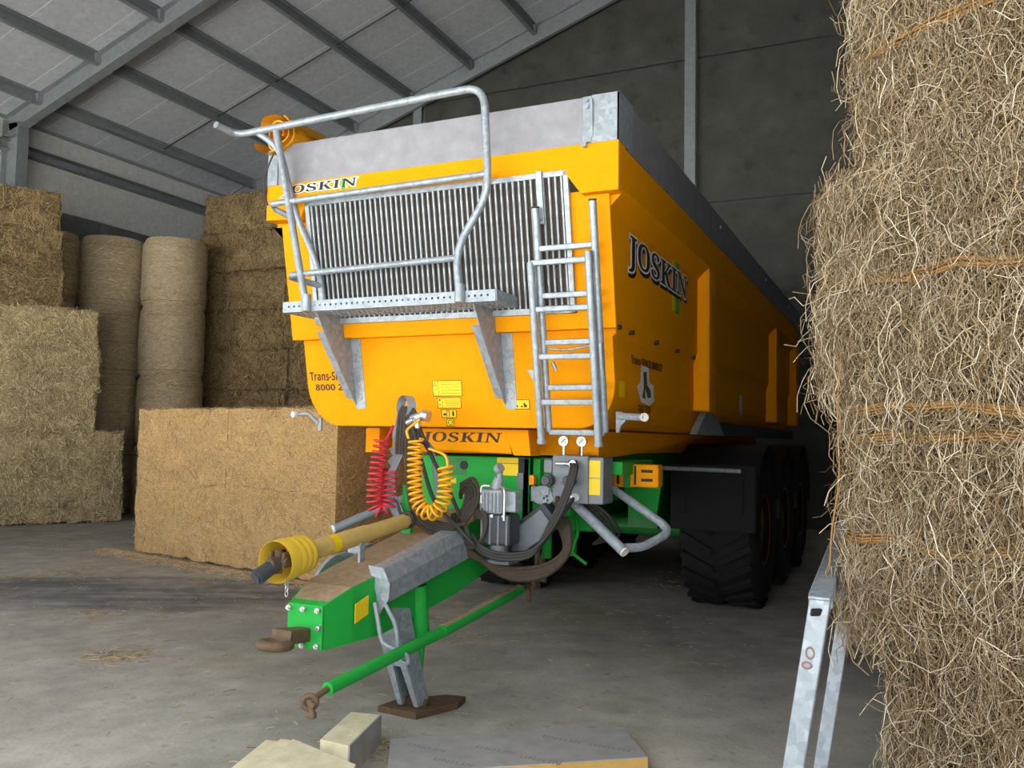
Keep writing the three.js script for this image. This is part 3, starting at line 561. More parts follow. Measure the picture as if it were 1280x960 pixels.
  s = st(-2.86, -2.68, 1.805, 1.878); mark(s, [[-2.82, 1.84, 0.002, 0.07], [-2.745, 1.86, 0.11, 0.002], [-2.745, 1.848, 0.11, 0.002], [-2.745, 1.836, 0.11, 0.002], [-2.745, 1.824, 0.1, 0.002], [-2.84, 1.86, 0.012, 0.012], [-2.84, 1.83, 0.012, 0.006]]);
  s = st(-2.835, -2.72, 1.742, 1.798); mark(s, [[-2.81, 1.765, 0.02, 0.014], [-2.775, 1.77, 0.004, 0.04], [-2.795, 1.77, 0.004, 0.04], [-2.785, 1.788, 0.024, 0.004], [-2.745, 1.77, 0.014, 0.03]]);
  s = st(-2.8, -2.745, 1.687, 1.737); tp('pictogram', [rake(new THREE.TorusGeometry(0.016, 0.002, 4, 20).translate(-2.772, 1.712, 0), LO, 0.01), rake(box(-2.782, -2.762, 1.711, 1.713, 0, 0.0005), LO, 0.0092)], M.print, s);
  s = st(-2.3, -2.185, 1.8, 1.862); mark(s, [[-2.275, 1.82, 0.016, 0.012], [-2.24, 1.818, 0.014, 0.01], [-2.215, 1.822, 0.02, 0.018], [-2.222, 1.835, 0.012, 0.012]]);
  tp('type_lettering', rake(letters('Trans-SPACE', 0.37, 0.062, 0, sans, 0.001).translate(-3.895, 2.0, 0), LO, 0.008), M.print, fp);
  tp('type_lettering', rake(letters('8000 27', 0.28, 0.045, 0, sans, 0.001).translate(-3.855, 1.93, 0), LO, 0.008), M.print, fp);
  const rl = (g, x, y, o) => g.translate(x, y, -4.64 + 0.009 + o);
  tp('lettering_outline', rl(letters('JOSKIN', 0.62, 0.075, 0.009, font, 0.001, 0.15), -3.92, 3.25, 0), M.white, fp, 'white outlined maker lettering');
  tp('lettering', rl(letters('JOSKIN', 0.62, 0.075, 0, font, 0.001, 0.15), -3.92, 3.25, 0.002), M.navy, fp, 'dark maker lettering');
  tp('stripe', rl(new THREE.BoxGeometry(0.03, 0.075, 0.001), -3.4, 3.29, 0.001), M.stripe, fp, 'small green stripe in the lettering');
}
{ // raised boards of galvanised sheet
  const fb = tp('front_board', [rbox(XC - 1.27, -1.63, 3.345, 3.63, -4.68, -4.65, 0.006)], M.board, trailer, 'grey galvanised front extension board');
  tp('corner_post', [rbox(-1.655, -1.482, 3.335, 3.63, -4.645, -4.635, 0.003), rbox(-1.5, -1.482, 3.335, 3.63, -4.9, -4.635, 0.003)], M.galv, fb);
  tp('latch', [rbox(-1.71, -1.655, 3.35, 3.625, -4.645, -4.632, 0.003), cyl(V(-1.68, 3.56, -4.635), V(-1.68, 3.56, -4.62), 0.012), cyl(V(-1.683, 3.6, -4.635), V(-1.683, 3.6, -4.62), 0.012), cyl(V(-1.65, 3.38, -4.64), V(-1.65, 3.6, -4.62), 0.009), cyl(V(-1.69, 3.33, -4.64), V(-1.69, 3.33, -4.6), 0.016)], M.galv, fb);
  tp('left_post', [rbox(XC - 1.285, XC - 1.2, 3.345, 3.6, -4.648, -4.638, 0.003)], M.galv, fb);
  for (const s of [1, -1]) {
    const sb = tp('side_board', rbox(XC + s * 1.27 - 0.012, XC + s * 1.27 + 0.012, 3.34, 3.62, ZB, -4.66, 0.006), M.board, trailer, 'dark galvanised side extension board');
    for (const z of [-7.6, -10.3, -12.5]) tp('rivet', cyl(V(XC + s * 1.28, 3.52, z), V(XC + s * 1.295, 3.52, z), 0.018, 0.014, 8), M.zinc, sb);
  }
  // rolled tarpaulin along the left rim
  const spiral = [], inner = []; const N = 64;
  for (let i = 0; i <= N; i++) { const t = i / N, a = -0.6 + t * Math.PI * 4.6, r = 0.035 + 0.1 * t; const k = 1 + 0.09 * Math.sin(a * 3.1 + 1); spiral.push([Math.cos(a) * r * k, Math.sin(a) * r * k * 1.05]); inner.push([Math.cos(a) * (r - 0.012) * k, Math.sin(a) * (r - 0.012) * k * 1.05]); }
  const sg = extrude([...spiral, ...inner.reverse()], 9.0).translate(-3.88, 3.7, -13.62);
  const tr = tp('rolled_tarp', sg, M.tarp, trailer, 'rolled yellow tarpaulin');
  const flap = (pts, w, dz) => { const c = curve(pts), pos = []; const n = 14; for (let i = 0; i < n; i++) { const a = c.getPoint(i / n), b = c.getPoint((i + 1) / n), wob = (t) => Math.sin(t * 9) * 0.008; const q = [V(a.x, a.y + wob(i / n), a.z), V(b.x, b.y + wob((i + 1) / n), b.z), V(b.x + dz[0], b.y + dz[1], b.z - w), V(a.x + dz[0], a.y + dz[1], a.z - w)]; for (const k of [0, 1, 2, 0, 2, 3]) pos.push(q[k].x, q[k].y, q[k].z); } const g = new THREE.BufferGeometry(); g.setAttribute('position', new THREE.Float32BufferAttribute(pos, 3)); g.computeVertexNormals(); return g; };
  tp('tarp_flap', flap([[-4.08, 3.66, -4.6], [-4.05, 3.6, -4.58], [-3.95, 3.565, -4.57], [-3.86, 3.575, -4.58], [-3.8, 3.63, -4.6]], 0.5, [0.01, 0.03]), M.tarp, tr);
  tp('tarp_flap', flap([[-3.8, 3.63, -4.62], [-3.72, 3.72, -4.66], [-3.66, 3.68, -4.7], [-3.58, 3.63, -4.72]], 0.6, [0.0, 0.0]), M.tarp, tr);
  tp('tarp_flap', flap([[-4.0, 3.74, -4.56], [-3.96, 3.8, -4.55], [-3.86, 3.82, -4.55], [-3.8, 3.78, -4.57], [-3.76, 3.66, -4.6]], 0.25, [0.0, 0.0]), M.tarp, tr);
  tr.position.x = -0.07;
  tp('pull_cord', tube([[-3.9, 3.57, -4.6], [-3.97, 3.42, -4.6], [-3.98, 3.28, -4.61], [-3.95, 3.2, -4.61]], 0.006, 24, 6), M.hose, tr);
}
{ // service platform, brackets and railing
  const y0 = 2.42, y1 = 2.49, x0 = -3.76, x1 = -2.19, zf = -4.5;
  const holes = Array.from({ length: 36 }, (_, i) => circle(x0 + 0.05 + i * (x1 - x0 - 0.1) / 35, 2.457, 0.008, 8));
  const pf = tp('platform', [extrude([[x0, y0], [x1, y0], [x1, y1], [x0, y1]], 0.006, 0, holes).translate(0, 0, zf), extrude([[0, y0], [0.34, y0], [0.34, y1], [0, y1]], 0.006, 0, Array.from({ length: 7 }, (_, i) => circle(0.04 + i * 0.043, 2.457, 0.008, 8))).rotateY(Math.PI / 2).translate(x1, 0, zf), box(x0, x0 + 0.006, y0, y1, -4.84, zf)], M.galv, trailer, 'galvanised perforated step platform');
  for (let i = 0; i < 5; i++) {
    const hs = Array.from({ length: 40 }, (_, k) => { const cx = x0 + 0.05 + k * (x1 - x0 - 0.1) / 39; return [[cx - 0.01, -0.02], [cx - 0.01, 0.02], [cx + 0.01, 0.02], [cx + 0.01, -0.02]]; });
    tp('tread_plank', extrude([[x0, -0.03], [x1, -0.03], [x1, 0.03], [x0, 0.03]], 0.005, 0, hs).rotateX(Math.PI / 2).translate(0, y0 + 0.008, zf - 0.035 - i * 0.067), M.galvDull, pf);
  }
  for (const bx of [-3.52, -2.36]) {
    const b = tp('bracket', extrude([[4.53, 2.42], [4.9, 2.42], [4.99, 2.0], [5.02, 1.82], [4.98, 1.86], [4.62, 2.3]], 0.008).rotateY(Math.PI / 2).translate(bx, 0, 0), M.galvDull, pf, 'triangular galvanised bracket');
    tp('rear_flange', rake(extrude([[bx, 2.36], [bx + 0.085, 2.36], [bx + 0.085, 1.82], [bx + 0.07, 1.8], [bx + 0.01, 1.8], [bx, 1.84]], 0.008, 0, [0.05, 0.15, 0.25, 0.37, 0.48].map((k) => circle(bx + 0.055, 1.82 + k, 0.008, 8))), LO, 0.003), M.galv, b);
    tp('fold', beam(V(bx - 0.02, 2.3, -4.615), V(bx - 0.02, 1.87, -4.975), 0.055, 0.006, V(0, 0.6, 0.7)), M.galvDull, b);
  }
  const rail = tp('railing', [...pipe([[-2.42, 2.44, -4.48], [-2.455, 2.74, -4.48], [-2.235, 3.06, -4.47], [-2.28, 3.72, -4.47], [-4.19, 3.675, -4.47], [-4.21, 3.69, -4.29]], 0.024, 0.13)], M.galv, trailer, 'bent galvanised tube railing');
  tp('post', pipe([[-3.86, 3.68, -4.48], [-3.555, 2.44, -4.48]], 0.024, 0.05), M.galv, rail);
  tp('rear_post', pipe([[-4.03, 3.68, -4.475], [-3.88, 3.57, -4.55], [-3.79, 3.12, -4.63], [-3.64, 2.75, -4.71], [-3.615, 2.44, -4.76]], 0.022, 0.16), M.galv, rail);
  tp('middle_rail', pipe([[-2.26, 3.18, -4.47], [-3.93, 3.165, -4.49], [-3.8, 3.09, -4.63]], 0.021, 0.07), M.galv, rail);
  tp('lower_rail', pipe([[-2.45, 2.69, -4.48], [-3.76, 2.67, -4.5], [-3.63, 2.63, -4.73]], 0.021, 0.07), M.galv, rail);
  for (const [x, z] of [[-2.42, -4.48], [-3.555, -4.48], [-3.615, -4.76]]) tp('socket', cyl(V(x, 2.42, z), V(x, 2.53, z), 0.031), M.galv, rail);
  // double ladder, the upper section slid behind the lower one
  const pl = (x, y, o = 0) => V(x, y, zUp(y, 0.14 + o));
  const ld = tp('ladder', [[-2.02, 1.6, 2.66, 0.025], [-1.655, 1.59, 2.7, 0.025], [-1.99, 1.66, 2.98, -0.03], [-1.66 + 0.03, 1.66, 2.99, -0.03]].map(([x, a, b, o]) => cyl(pl(x, a, o), pl(x, b, o), 0.023, 0.023, 14)), M.galv, trailer, 'two-piece galvanised ladder');
  for (const [y, o] of [[2.745, -0.03], [2.655, 0.02], [2.47, -0.03], [2.385, 0.02], [2.195, -0.03], [2.105, 0.02], [1.925, -0.03], [1.835, 0.02], [1.655, -0.03]]) {
    const xa = o > 0 ? -2.02 : -1.99, xb = o > 0 ? -1.655 : -1.63;
    tp('rung', beam(pl(xa, y, o), pl(xb, y, o), 0.03, 0.035, V(0, 1, 0.2), 0.008), M.galv, ld);
  }
  tp('ladder_foot', [cyl(pl(-2.02, 1.585, 0.025), pl(-2.02, 1.61, 0.025), 0.028), cyl(pl(-1.655, 1.575, 0.025), pl(-1.655, 1.6, 0.025), 0.028)], M.galvDull, ld);
  tp('ladder_cap', [cyl(pl(-1.99, 2.98, -0.03), pl(-1.99, 2.99, -0.03), 0.024), cyl(pl(-1.63, 2.99, -0.03), pl(-1.63, 3.0, -0.03), 0.024)], M.black, ld);
  tp('ladder_catch', [rake(extrude([[-2.1, 2.03], [-2.04, 2.03], [-2.04, 1.96], [-2.06, 1.96]], 0.01), UP, 0.12), tube([[-1.97, 2.16, zUp(2.16, 0.1)], [-1.85, 2.15, zUp(2.15, 0.09)], [-1.7, 2.17, zUp(2.16, 0.1)]], 0.007, 16, 6), cyl(pl(-1.95, 2.08, -0.06), pl(-1.93, 2.03, -0.06), 0.012), cyl(pl(-1.62, 2.03, 0), pl(-1.62, 2.18, 0), 0.014)], M.galv, ld);
}
{ // yellow subframe with cut-out name, wedge-shaped side support
  const sf = tp('subframe', [extrude([[XC - 0.47, 1.67], [XC + 0.36, 1.67], [XC + 0.4, 1.51], [XC - 0.35, 1.53]], 0.04, 0.004).translate(0, 0, -5.2), extrude([[XC + 0.34, 1.67], [XC + 0.52, 1.67], [XC + 0.54, 1.5], [XC + 0.42, 1.5]], 0.16, 0.004).translate(0, 0, -5.31), box(XC - 0.75, XC + 0.75, 1.5, 1.675, -13, -5.5)], M.yellow);
  tp('lettering', letters('JOSKIN', 0.6, 0.088, 0, font, 0.001, 0.2).translate(-3.06, 1.56, -5.155), M.print, sf, 'dark cut-out maker lettering');
  for (const s of [1, -1]) tp('side_wedge', extrude([[5.4, 1.67], [8.85, 1.67], [6.0, 1.5], [5.4, 1.49]], 0.12).rotateY(Math.PI / 2).translate(XC + s * 0.86 - 0.06, 0, 0), M.yellow, sf);
}
{ // green chassis
  const ch = tp('chassis', [rbox(-3.25, -2.3, 1.02, 1.485, -5.36, -5.3, 0.01), rbox(-2.36, -2.3, 1.02, 1.485, -5.9, -5.3, 0.01), rbox(-2.3, -2.05, 1.1, 1.485, -5.5, -5.42, 0.01), rbox(-3.3, -3.1, 1.1, 1.48, -13, -5.36, 0.01), rbox(-2.45, -2.25, 1.1, 1.48, -13, -5.36, 0.01), rbox(-2.1, -1.7, 1.38, 1.47, -6.2, -5.45, 0.01)], M.green);
  tp('recess_shade', [box(-2.93, -2.78, 1.35, 1.47, -5.302, -5.299)], M.darkGreen, ch); tp('hole_shade', cyl(V(-2.8, 1.42, -5.3), V(-2.8, 1.42, -5.293), 0.03), M.black, ch);  // shade of a recess and its hole painted as flat dark pieces
  tp('warning_sticker', box(-2.545, -2.385, 1.36, 1.48, -5.3, -5.298), M.sticker, ch); tp('sticker_border', [box(-2.385, -2.34, 1.38, 1.48, -5.3, -5.298), box(-2.545, -2.385, 1.44, 1.443, -5.298, -5.297)], M.black, ch);
  tp('grey_plate', box(-2.39, -2.345, 1.27, 1.38, -5.3, -5.292), M.greyPaint, ch); tp('warning_sticker', box(-2.9, -2.86, 1.29, 1.33, -5.3, -5.298), M.sticker, ch); tp('warning_sticker', box(-2.235, -2.2, 1.16, 1.2, -5.42, -5.418), M.sticker, ch);
  tp('side_reflector', rbox(-2.3, -2.262, 1.3, 1.37, -5.33, -5.28, 0.01), M.amber, ch, 'amber reflector');
  tp('axle_beam', [cyl(V(-4.2, 0.72, -8.75), V(-1.3, 0.72, -8.75), 0.09), cyl(V(-4.2, 0.72, -10.3), V(-1.3, 0.72, -10.3), 0.09), cyl(V(-4.2, 0.72, -11.85), V(-1.3, 0.72, -11.85), 0.09), rbox(-3.35, -3.05, 0.75, 1.1, -12.3, -8.2), rbox(-2.5, -2.2, 0.75, 1.1, -12.3, -8.2)], M.darkGreen, ch);
  tp('cross_bracket', [extrude([[-1.95, 1.4], [-1.62, 1.36], [-1.66, 1.1], [-1.74, 1.04], [-1.86, 1.05]], 0.03).translate(0, 0, -6.2), ], M.green, ch);
  tp('hose_block', [rbox(-2.25, -1.95, 0.98, 1.16, -5.75, -5.6, 0.02), cyl(V(-2.16, 0.8, -5.7), V(-2.16, 1.0, -5.7), 0.05)], M.green, ch);
  tp('stub_pipe', [cyl(V(-2.3, 0.78, -5.62), V(-2.3, 1.03, -5.62), 0.035)], M.green, ch);
  tp('crank_handle', pipe([[-2.06, 1.08, -5.55], [-2.04, 0.98, -5.55], [-2.09, 0.84, -5.55], [-1.98, 0.77, -5.55]], 0.012, 0.03, 8), M.green, ch);
}
{ // drawbar with bolted nose, side cover, jack and steering rod
  const db = tp('drawbar', loft([rect(-2.9, -2.68, 0.53, 0.755, -3.6), rect(-2.95, -2.64, 0.535, 0.82, -3.78), rect(-2.98, -2.62, 0.53, 0.86, -4.02), rect(-3.0, -2.61, 0.62, 1.0, -4.85), rect(-3.02, -2.6, 0.74, 1.14, -5.45)]), M.green);
  tp('dust_layer', loft([rect(-2.89, -2.69, 0.752, 0.758, -3.61), rect(-2.945, -2.645, 0.817, 0.824, -3.78), rect(-2.975, -2.63, 0.857, 0.864, -4.02), rect(-2.99, -2.62, 0.997, 1.005, -4.85), rect(-3.01, -2.61, 1.13, 1.142, -5.4)]), M.dusty, db, 'layer of brown dust');
  tp('nose_plate', rbox(-2.9, -2.68, 0.53, 0.755, -3.6, -3.58, 0.008), M.green, db);
  for (const [x, y] of [[-2.88, 0.732], [-2.79, 0.732], [-2.7, 0.732], [-2.695, 0.645], [-2.79, 0.55], [-2.7, 0.555]]) tp('bolt', [cyl(V(x, y, -3.585), V(x, y, -3.56), 0.015, 0.015, 6), cyl(V(x, y, -3.56), V(x, y, -3.55), 0.009)], M.zinc, db);
  tp('warning_sticker', box(-2.643, -2.639, 0.64, 0.74, -3.9, -3.78).applyMatrix4(new THREE.Matrix4().makeShear(0, 0, 0, 0, 0, -0.25)).translate(0.02, -0.95, 0), M.sticker, db);
  const eye = tp('tow_eye', [extrude([[-0.06, 0], [0.06, 0], [0.04, 0.2], [-0.04, 0.2]], 0.05, 0.01).rotateX(-Math.PI / 2 + 0.0).rotateX(-0.12).translate(-2.79, 0.6, -3.4), new THREE.TorusGeometry(0.062, 0.032, 12, 28).scale(1, 1, 0.8).rotateX(Math.PI / 2 - 0.12).translate(-2.79, 0.595, -3.36)], M.bronze, db, 'brown worn tow eye');
  void eye;
  const cv = tp('side_cover', loft([[V(-2.66, 0.9, -3.98), V(-2.58, 0.895, -3.98), V(-2.545, 0.82, -3.98), V(-2.545, 0.72, -3.98), V(-2.61, 0.7, -3.98), V(-2.66, 0.8, -3.98)], [V(-2.66, 1.06, -4.92), V(-2.57, 1.05, -4.92), V(-2.54, 0.97, -4.92), V(-2.54, 0.85, -4.92), V(-2.61, 0.84, -4.92), V(-2.66, 0.9, -4.92)]]), M.galv, trailer, 'folded galvanised side cover');
  tp('cover_lip', [extrude([[-2.67, 0.91], [-2.575, 0.905], [-2.53, 0.82], [-2.535, 0.74], [-2.57, 0.69], [-2.6, 0.64], [-2.625, 0.66], [-2.6, 0.72]], 0.012).translate(0, 0, -3.975)], M.galv, cv);
  tp('cover_bolt', cyl(V(-2.61, 0.66, -4.4), V(-2.595, 0.66, -4.4), 0.02), M.zinc, cv);
  const lc = tp('left_cover', [extrude(arc(0, 0, 0.26, 0.17, 0.2, Math.PI - 0.1, 12), 0.02, 0.003).rotateY(Math.PI / 2).translate(-3.1, 0.74, -4.3), rbox(-3.12, -3.0, 0.86, 0.95, -4.5, -4.4, 0.006)], M.galvDull, trailer, 'curved galvanised plate'); void lc;
  // jack leg
  const leg = (t0, t1) => loft([t0.map((p) => V(...p)), t1.map((p) => V(...p))]);
  const jk = tp('jack_leg', [
    leg([[-2.76, 0.68, -4.14], [-2.76, 0.68, -4.12], [-2.62, 0.68, -4.12], [-2.62, 0.68, -4.14]], [[-2.735, 0.3, -4.29], [-2.735, 0.3, -4.27], [-2.6, 0.3, -4.27], [-2.6, 0.3, -4.29]]),
    leg([[-2.735, 0.3, -4.29], [-2.735, 0.3, -4.27], [-2.69, 0.3, -4.27], [-2.69, 0.3, -4.29]], [[-2.72, 0.05, -4.4], [-2.72, 0.05, -4.38], [-2.69, 0.05, -4.38], [-2.69, 0.05, -4.4]]),
    leg([[-2.64, 0.3, -4.29], [-2.64, 0.3, -4.27], [-2.6, 0.3, -4.27], [-2.6, 0.3, -4.29]], [[-2.61, 0.05, -4.4], [-2.61, 0.05, -4.38], [-2.58, 0.05, -4.38], [-2.58, 0.05, -4.4]]),
    leg([[-2.635, 0.68, -4.3], [-2.635, 0.68, -4.12], [-2.62, 0.68, -4.12], [-2.62, 0.68, -4.3]], [[-2.595, 0.05, -4.5], [-2.595, 0.05, -4.38], [-2.58, 0.05, -4.38], [-2.58, 0.05, -4.5]]),
    leg([[-2.76, 0.68, -4.3], [-2.76, 0.68, -4.12], [-2.745, 0.68, -4.12], [-2.745, 0.68, -4.3]], [[-2.72, 0.05, -4.5], [-2.72, 0.05, -4.38], [-2.705, 0.05, -4.38], [-2.705, 0.05, -4.5]])], M.galvDull, trailer, 'galvanised folding jack leg');
  tp('foot_plate', [extrude([[-2.83, 4.34], [-2.56, 4.32], [-2.44, 4.6], [-2.46, 4.74], [-2.58, 4.72], [-2.8, 4.5]].map(([x, z]) => [x, z]), 0.03, 0.006).rotateX(-Math.PI / 2).translate(0, 0.002, 0), tube([[-2.71, 0.03, -4.47], [-2.65, 0.1, -4.46], [-2.585, 0.03, -4.47]], 0.025, 16, 8), cyl(V(-2.74, 0.05, -4.46), V(-2.56, 0.05, -4.46), 0.028)], M.rust, jk, 'rusty ground plate');
  tp('jack_ram', [cyl(V(-2.62, 0.4, -4.46), V(-2.63, 0.74, -4.42), 0.056), cyl(V(-2.65, 0.05, -4.47), V(-2.62, 0.41, -4.46), 0.026)], M.green, jk, 'green jack cylinder');
  // steering rod in its hanger
  const rod = tp('steering_rod', [cyl(V(-2.45, 0.44, -3.33), V(-2.45, 0.49, -4.4), 0.032), cyl(V(-2.45, 0.49, -4.4), V(-2.45, 0.565, -5.5), 0.036)], M.green, trailer, 'green steering rod');
  tp('dust_layer', [cyl(V(-2.452, 0.505, -4.42), V(-2.452, 0.579, -5.48), 0.028)], M.dusty, rod, 'brown dust on the rod');
  tp('rod_end', [cyl(V(-2.45, 0.44, -3.33), V(-2.45, 0.425, -3.24), 0.015), new THREE.TorusGeometry(0.03, 0.013, 8, 18).rotateY(0.6).translate(-2.45, 0.415, -3.2), cyl(V(-2.48, 0.43, -3.2), V(-2.42, 0.4, -3.2), 0.014), cyl(V(-2.445, 0.42, -3.2), V(-2.43, 0.35, -3.2), 0.015), rbox(-2.46, -2.415, 0.345, 0.375, -3.215, -3.185)], M.bronze, rod, 'greasy brown ball joint');
  tp('rod_joint', [cyl(V(-2.45, 0.565, -5.5), V(-2.44, 0.575, -5.66), 0.02), rbox(-2.48, -2.42, 0.53, 0.68, -5.82, -5.7, 0.02), cyl(V(-2.45, 0.565, -5.64), V(-2.42, 0.47, -5.6), 0.018), cyl(V(-2.5, 0.6, -5.76), V(-2.36, 0.6, -5.76), 0.018), cyl(V(-2.42, 0.6, -5.8), V(-2.4, 0.78, -5.78), 0.025)], M.bronze, rod, 'greasy grey-brown joint');
  tp('rod_hanger', pipe([[-2.58, 0.74, -3.97], [-2.5, 0.6, -3.99], [-2.485, 0.42, -4.0], [-2.42, 0.4, -4.0], [-2.41, 0.46, -3.97], [-2.53, 0.52, -3.9], [-2.6, 0.72, -3.93]], 0.012, 0.04, 8), M.galvDull, rod, 'bent wire hanger');
}
{ // drive shaft resting on its hook
  const a = V(-2.9, 0.975, -3.55), b = V(-2.9, 1.085, -4.82), d = b.clone().sub(a).normalize(), at = (s, y = 0) => a.clone().addScaledVector(d, s).add(V(0, y, 0));
  const ds = tp('drive_shaft', [cyl(at(0.1), at(0.72), 0.052, 0.052, 20), cyl(at(0.7), at(1.275), 0.047, 0.047, 20)], M.shaft, trailer, 'dusty yellow drive shaft guard');
  const prof = [[0.055, 0.15], [0.085, 0.15], [0.1, 0.14], [0.1, 0.115], [0.094, 0.11], [0.094, 0.1], [0.103, 0.095], [0.103, 0.07], [0.097, 0.065], [0.097, 0.055], [0.106, 0.05], [0.106, 0.02], [0.1, 0.015], [0.1, 0.005], [0.109, 0.0], [0.109, -0.08], [0.104, -0.08], [0.096, 0.0], [0.09, 0.12], [0.055, 0.14]].map(([r, y]) => new THREE.Vector2(r, y));
  const cone = (g, s) => orient(g, at(s), at(s + 0.01));
  tp('guard_cone', cone(new THREE.LatheGeometry(prof, 32), 0.0), new THREE.MeshStandardMaterial({ color: '#e6c23c', roughness: 0.5, side: THREE.DoubleSide }), ds, 'yellow ribbed guard cone');
  tp('cone_collar', cone(new THREE.CylinderGeometry(0.075, 0.09, 0.04, 28), 0.15), M.darkPaint, ds);
  tp('yoke', [cyl(at(-0.12), at(0.1), 0.03), rbox(-2.95, -2.93, 0.94, 1.02, -3.6, -3.48, 0.01), rbox(-2.87, -2.85, 0.94, 1.02, -3.6, -3.48, 0.01), cyl(V(-2.96, 0.97, -3.5), V(-2.84, 0.97, -3.5), 0.02), cyl(V(-2.9, 0.91, -3.5), V(-2.9, 1.03, -3.5), 0.02)], M.rust, ds, 'greasy universal joint');
  tp('yoke_end', [cyl(V(-2.9, 0.965, -3.49), V(-2.925, 0.905, -3.37), 0.038, 0.04, 18), cyl(V(-2.924, 0.907, -3.374), V(-2.927, 0.9, -3.36), 0.028)], M.darkPaint, ds, 'dark splined yoke end');
  tp('chain', [[0.86, 0], [0.835, 1], [0.81, 0]].map(([y, k]) => new THREE.TorusGeometry(0.014, 0.003, 6, 12).scale(0.6, 1.1, 1).rotateY(k * 1.5).translate(-2.86, y, -3.52)), M.zinc, ds);
  tp('shaft_sticker', cyl(at(0.36), at(0.42), 0.0525, 0.0525, 20, true), M.sticker, ds);
  tp('hook', [rbox(-2.87, -2.855, 0.87, 1.04, -4.2, -4.15, 0.004), tube([[-2.86, 1.03, -4.17], [-2.9, 0.985, -4.17], [-2.95, 1.03, -4.17]], 0.01, 12, 6)], M.galv, ds);
}
{ // hose holder, hoses and coiled air lines
  const hh = tp('hose_holder', [extrude([[-2.985, 1.76], [-2.94, 1.76], [-2.93, 1.5], [-2.99, 1.38], [-2.98, 1.24], [-2.92, 1.13], [-2.86, 1.08], [-2.9, 1.03], [-2.99, 1.09], [-3.05, 1.2], [-3.05, 1.36], [-3.035, 1.37], [-3.05, 1.385], [-3.02, 1.42], [-3.05, 1.45], [-3.01, 1.49], [-3.04, 1.53], [-2.995, 1.56], [-3.02, 1.6]], 0.008, 0.001).translate(0, 0, -4.72), beam(V(-2.72, 1.52, -4.72), V(-2.665, 1.16, -4.72), 0.03, 0.008, V(0, 0, 1)), beam(V(-2.92, 1.72, -4.72), V(-2.72, 1.52, -4.72), 0.05, 0.008, V(0, 0, 1))], M.greyPaint, trailer, 'grey toothed hose holder');
  tp('holder_ring', [new THREE.CylinderGeometry(0.075, 0.075, 0.06, 28, 1, true), new THREE.CylinderGeometry(0.07, 0.07, 0.06, 28, 1, true)].map((g) => g.rotateX(Math.PI / 2).rotateY(-0.5).translate(-2.91, 1.8, -4.7)), new THREE.MeshStandardMaterial({ color: '#9aa3ac', roughness: 0.45, side: THREE.DoubleSide }), hh);
  tp('coupling', [cyl(V(-2.84, 1.72, -4.66), V(-2.75, 1.75, -4.66), 0.03), cyl(V(-2.76, 1.75, -4.66), V(-2.72, 1.74, -4.66), 0.036), cyl(V(-2.86, 1.7, -4.64), V(-2.8, 1.72, -4.62), 0.018), rbox(-2.83, -2.78, 1.66, 1.72, -4.68, -4.64)], M.zinc, hh);
  tp('upright', [rbox(-2.97, -2.9, 0.98, 1.3, -4.82, -4.77, 0.008)], M.green, hh);
  const helix = (path, r, w, turns, n = turns * 22) => { const c = curve(path), f = c.computeFrenetFrames(200), pts = []; for (let i = 0; i <= n; i++) { const t = i / n, p = c.getPointAt(t), k = Math.min(199, Math.floor(t * 199)), a = t * turns * 2 * Math.PI; pts.push(p.addScaledVector(f.normals[k], Math.cos(a) * r).addScaledVector(f.binormals[k], Math.sin(a) * r)); } return new THREE.TubeGeometry(new THREE.CatmullRomCurve3(pts), n, w, 7); };
  tp('red_coil_hose', [helix([[-3.03, 1.6, -4.62], [-3.06, 1.45, -4.62], [-3.08, 1.28, -4.62], [-3.08, 1.17, -4.63], [-3.04, 1.14, -4.66], [-3.02, 1.2, -4.69], [-3.02, 1.4, -4.7]], 0.045, 0.0085, 22), tube([[-3.0, 1.58, -4.6], [-2.985, 1.63, -4.63], [-2.98, 1.68, -4.66]], 0.009, 16, 7)], M.red, trailer, 'red coiled air line');
  tp('yellow_coil_hose', [helix([[-2.77, 1.6, -4.6], [-2.775, 1.45, -4.6], [-2.765, 1.3, -4.6], [-2.74, 1.2, -4.6], [-2.665, 1.145, -4.6], [-2.59, 1.19, -4.61], [-2.565, 1.3, -4.62], [-2.575, 1.44, -4.63]], 0.043, 0.0085, 24), tube([[-2.8, 1.6, -4.56], [-2.82, 1.65, -4.57], [-2.79, 1.69, -4.6], [-2.76, 1.72, -4.62]], 0.009, 16, 7), tube([[-2.55, 1.42, -4.62], [-2.58, 1.5, -4.63], [-2.7, 1.54, -4.64]], 0.009, 16, 7)], M.coilYellow, trailer, 'yellow coiled air line');
  const H = (pts, r, m = M.hose, n = 60) => tp('hydraulic_hose', tube(pts, r, n, 9), m, trailer);
  // hoses draped over the ring and looping beside the holder
  for (let k = 0; k < 5; k++) { const o = k * 0.022; H([[-2.96 + o, 1.5, -4.68], [-2.945 + o, 1.72, -4.67], [-2.92 + o * 0.6, 1.8, -4.68], [-2.885 + o, 1.7, -4.66], [-2.87 + o, 1.4, -4.66], [-2.85 + o, 1.14, -4.7], [-2.75 + o, 1.02 + o * 0.6, -4.74], [-2.6 + o, 1.03 + o * 0.5, -4.78], [-2.5 - o * 0.6, 1.12, -4.82], [-2.46 - o, 1.25, -4.86], [-2.52 - o, 1.35 - o, -4.9], [-2.62, 1.31 - o, -4.92]], 0.0125, k % 2 ? M.hose : M.hoseGrey, 90); }
  H([[-2.82, 1.68, -4.64], [-2.76, 1.45, -4.66], [-2.68, 1.2, -4.7], [-2.56, 1.06, -4.76], [-2.46, 0.95, -4.8]], 0.013);
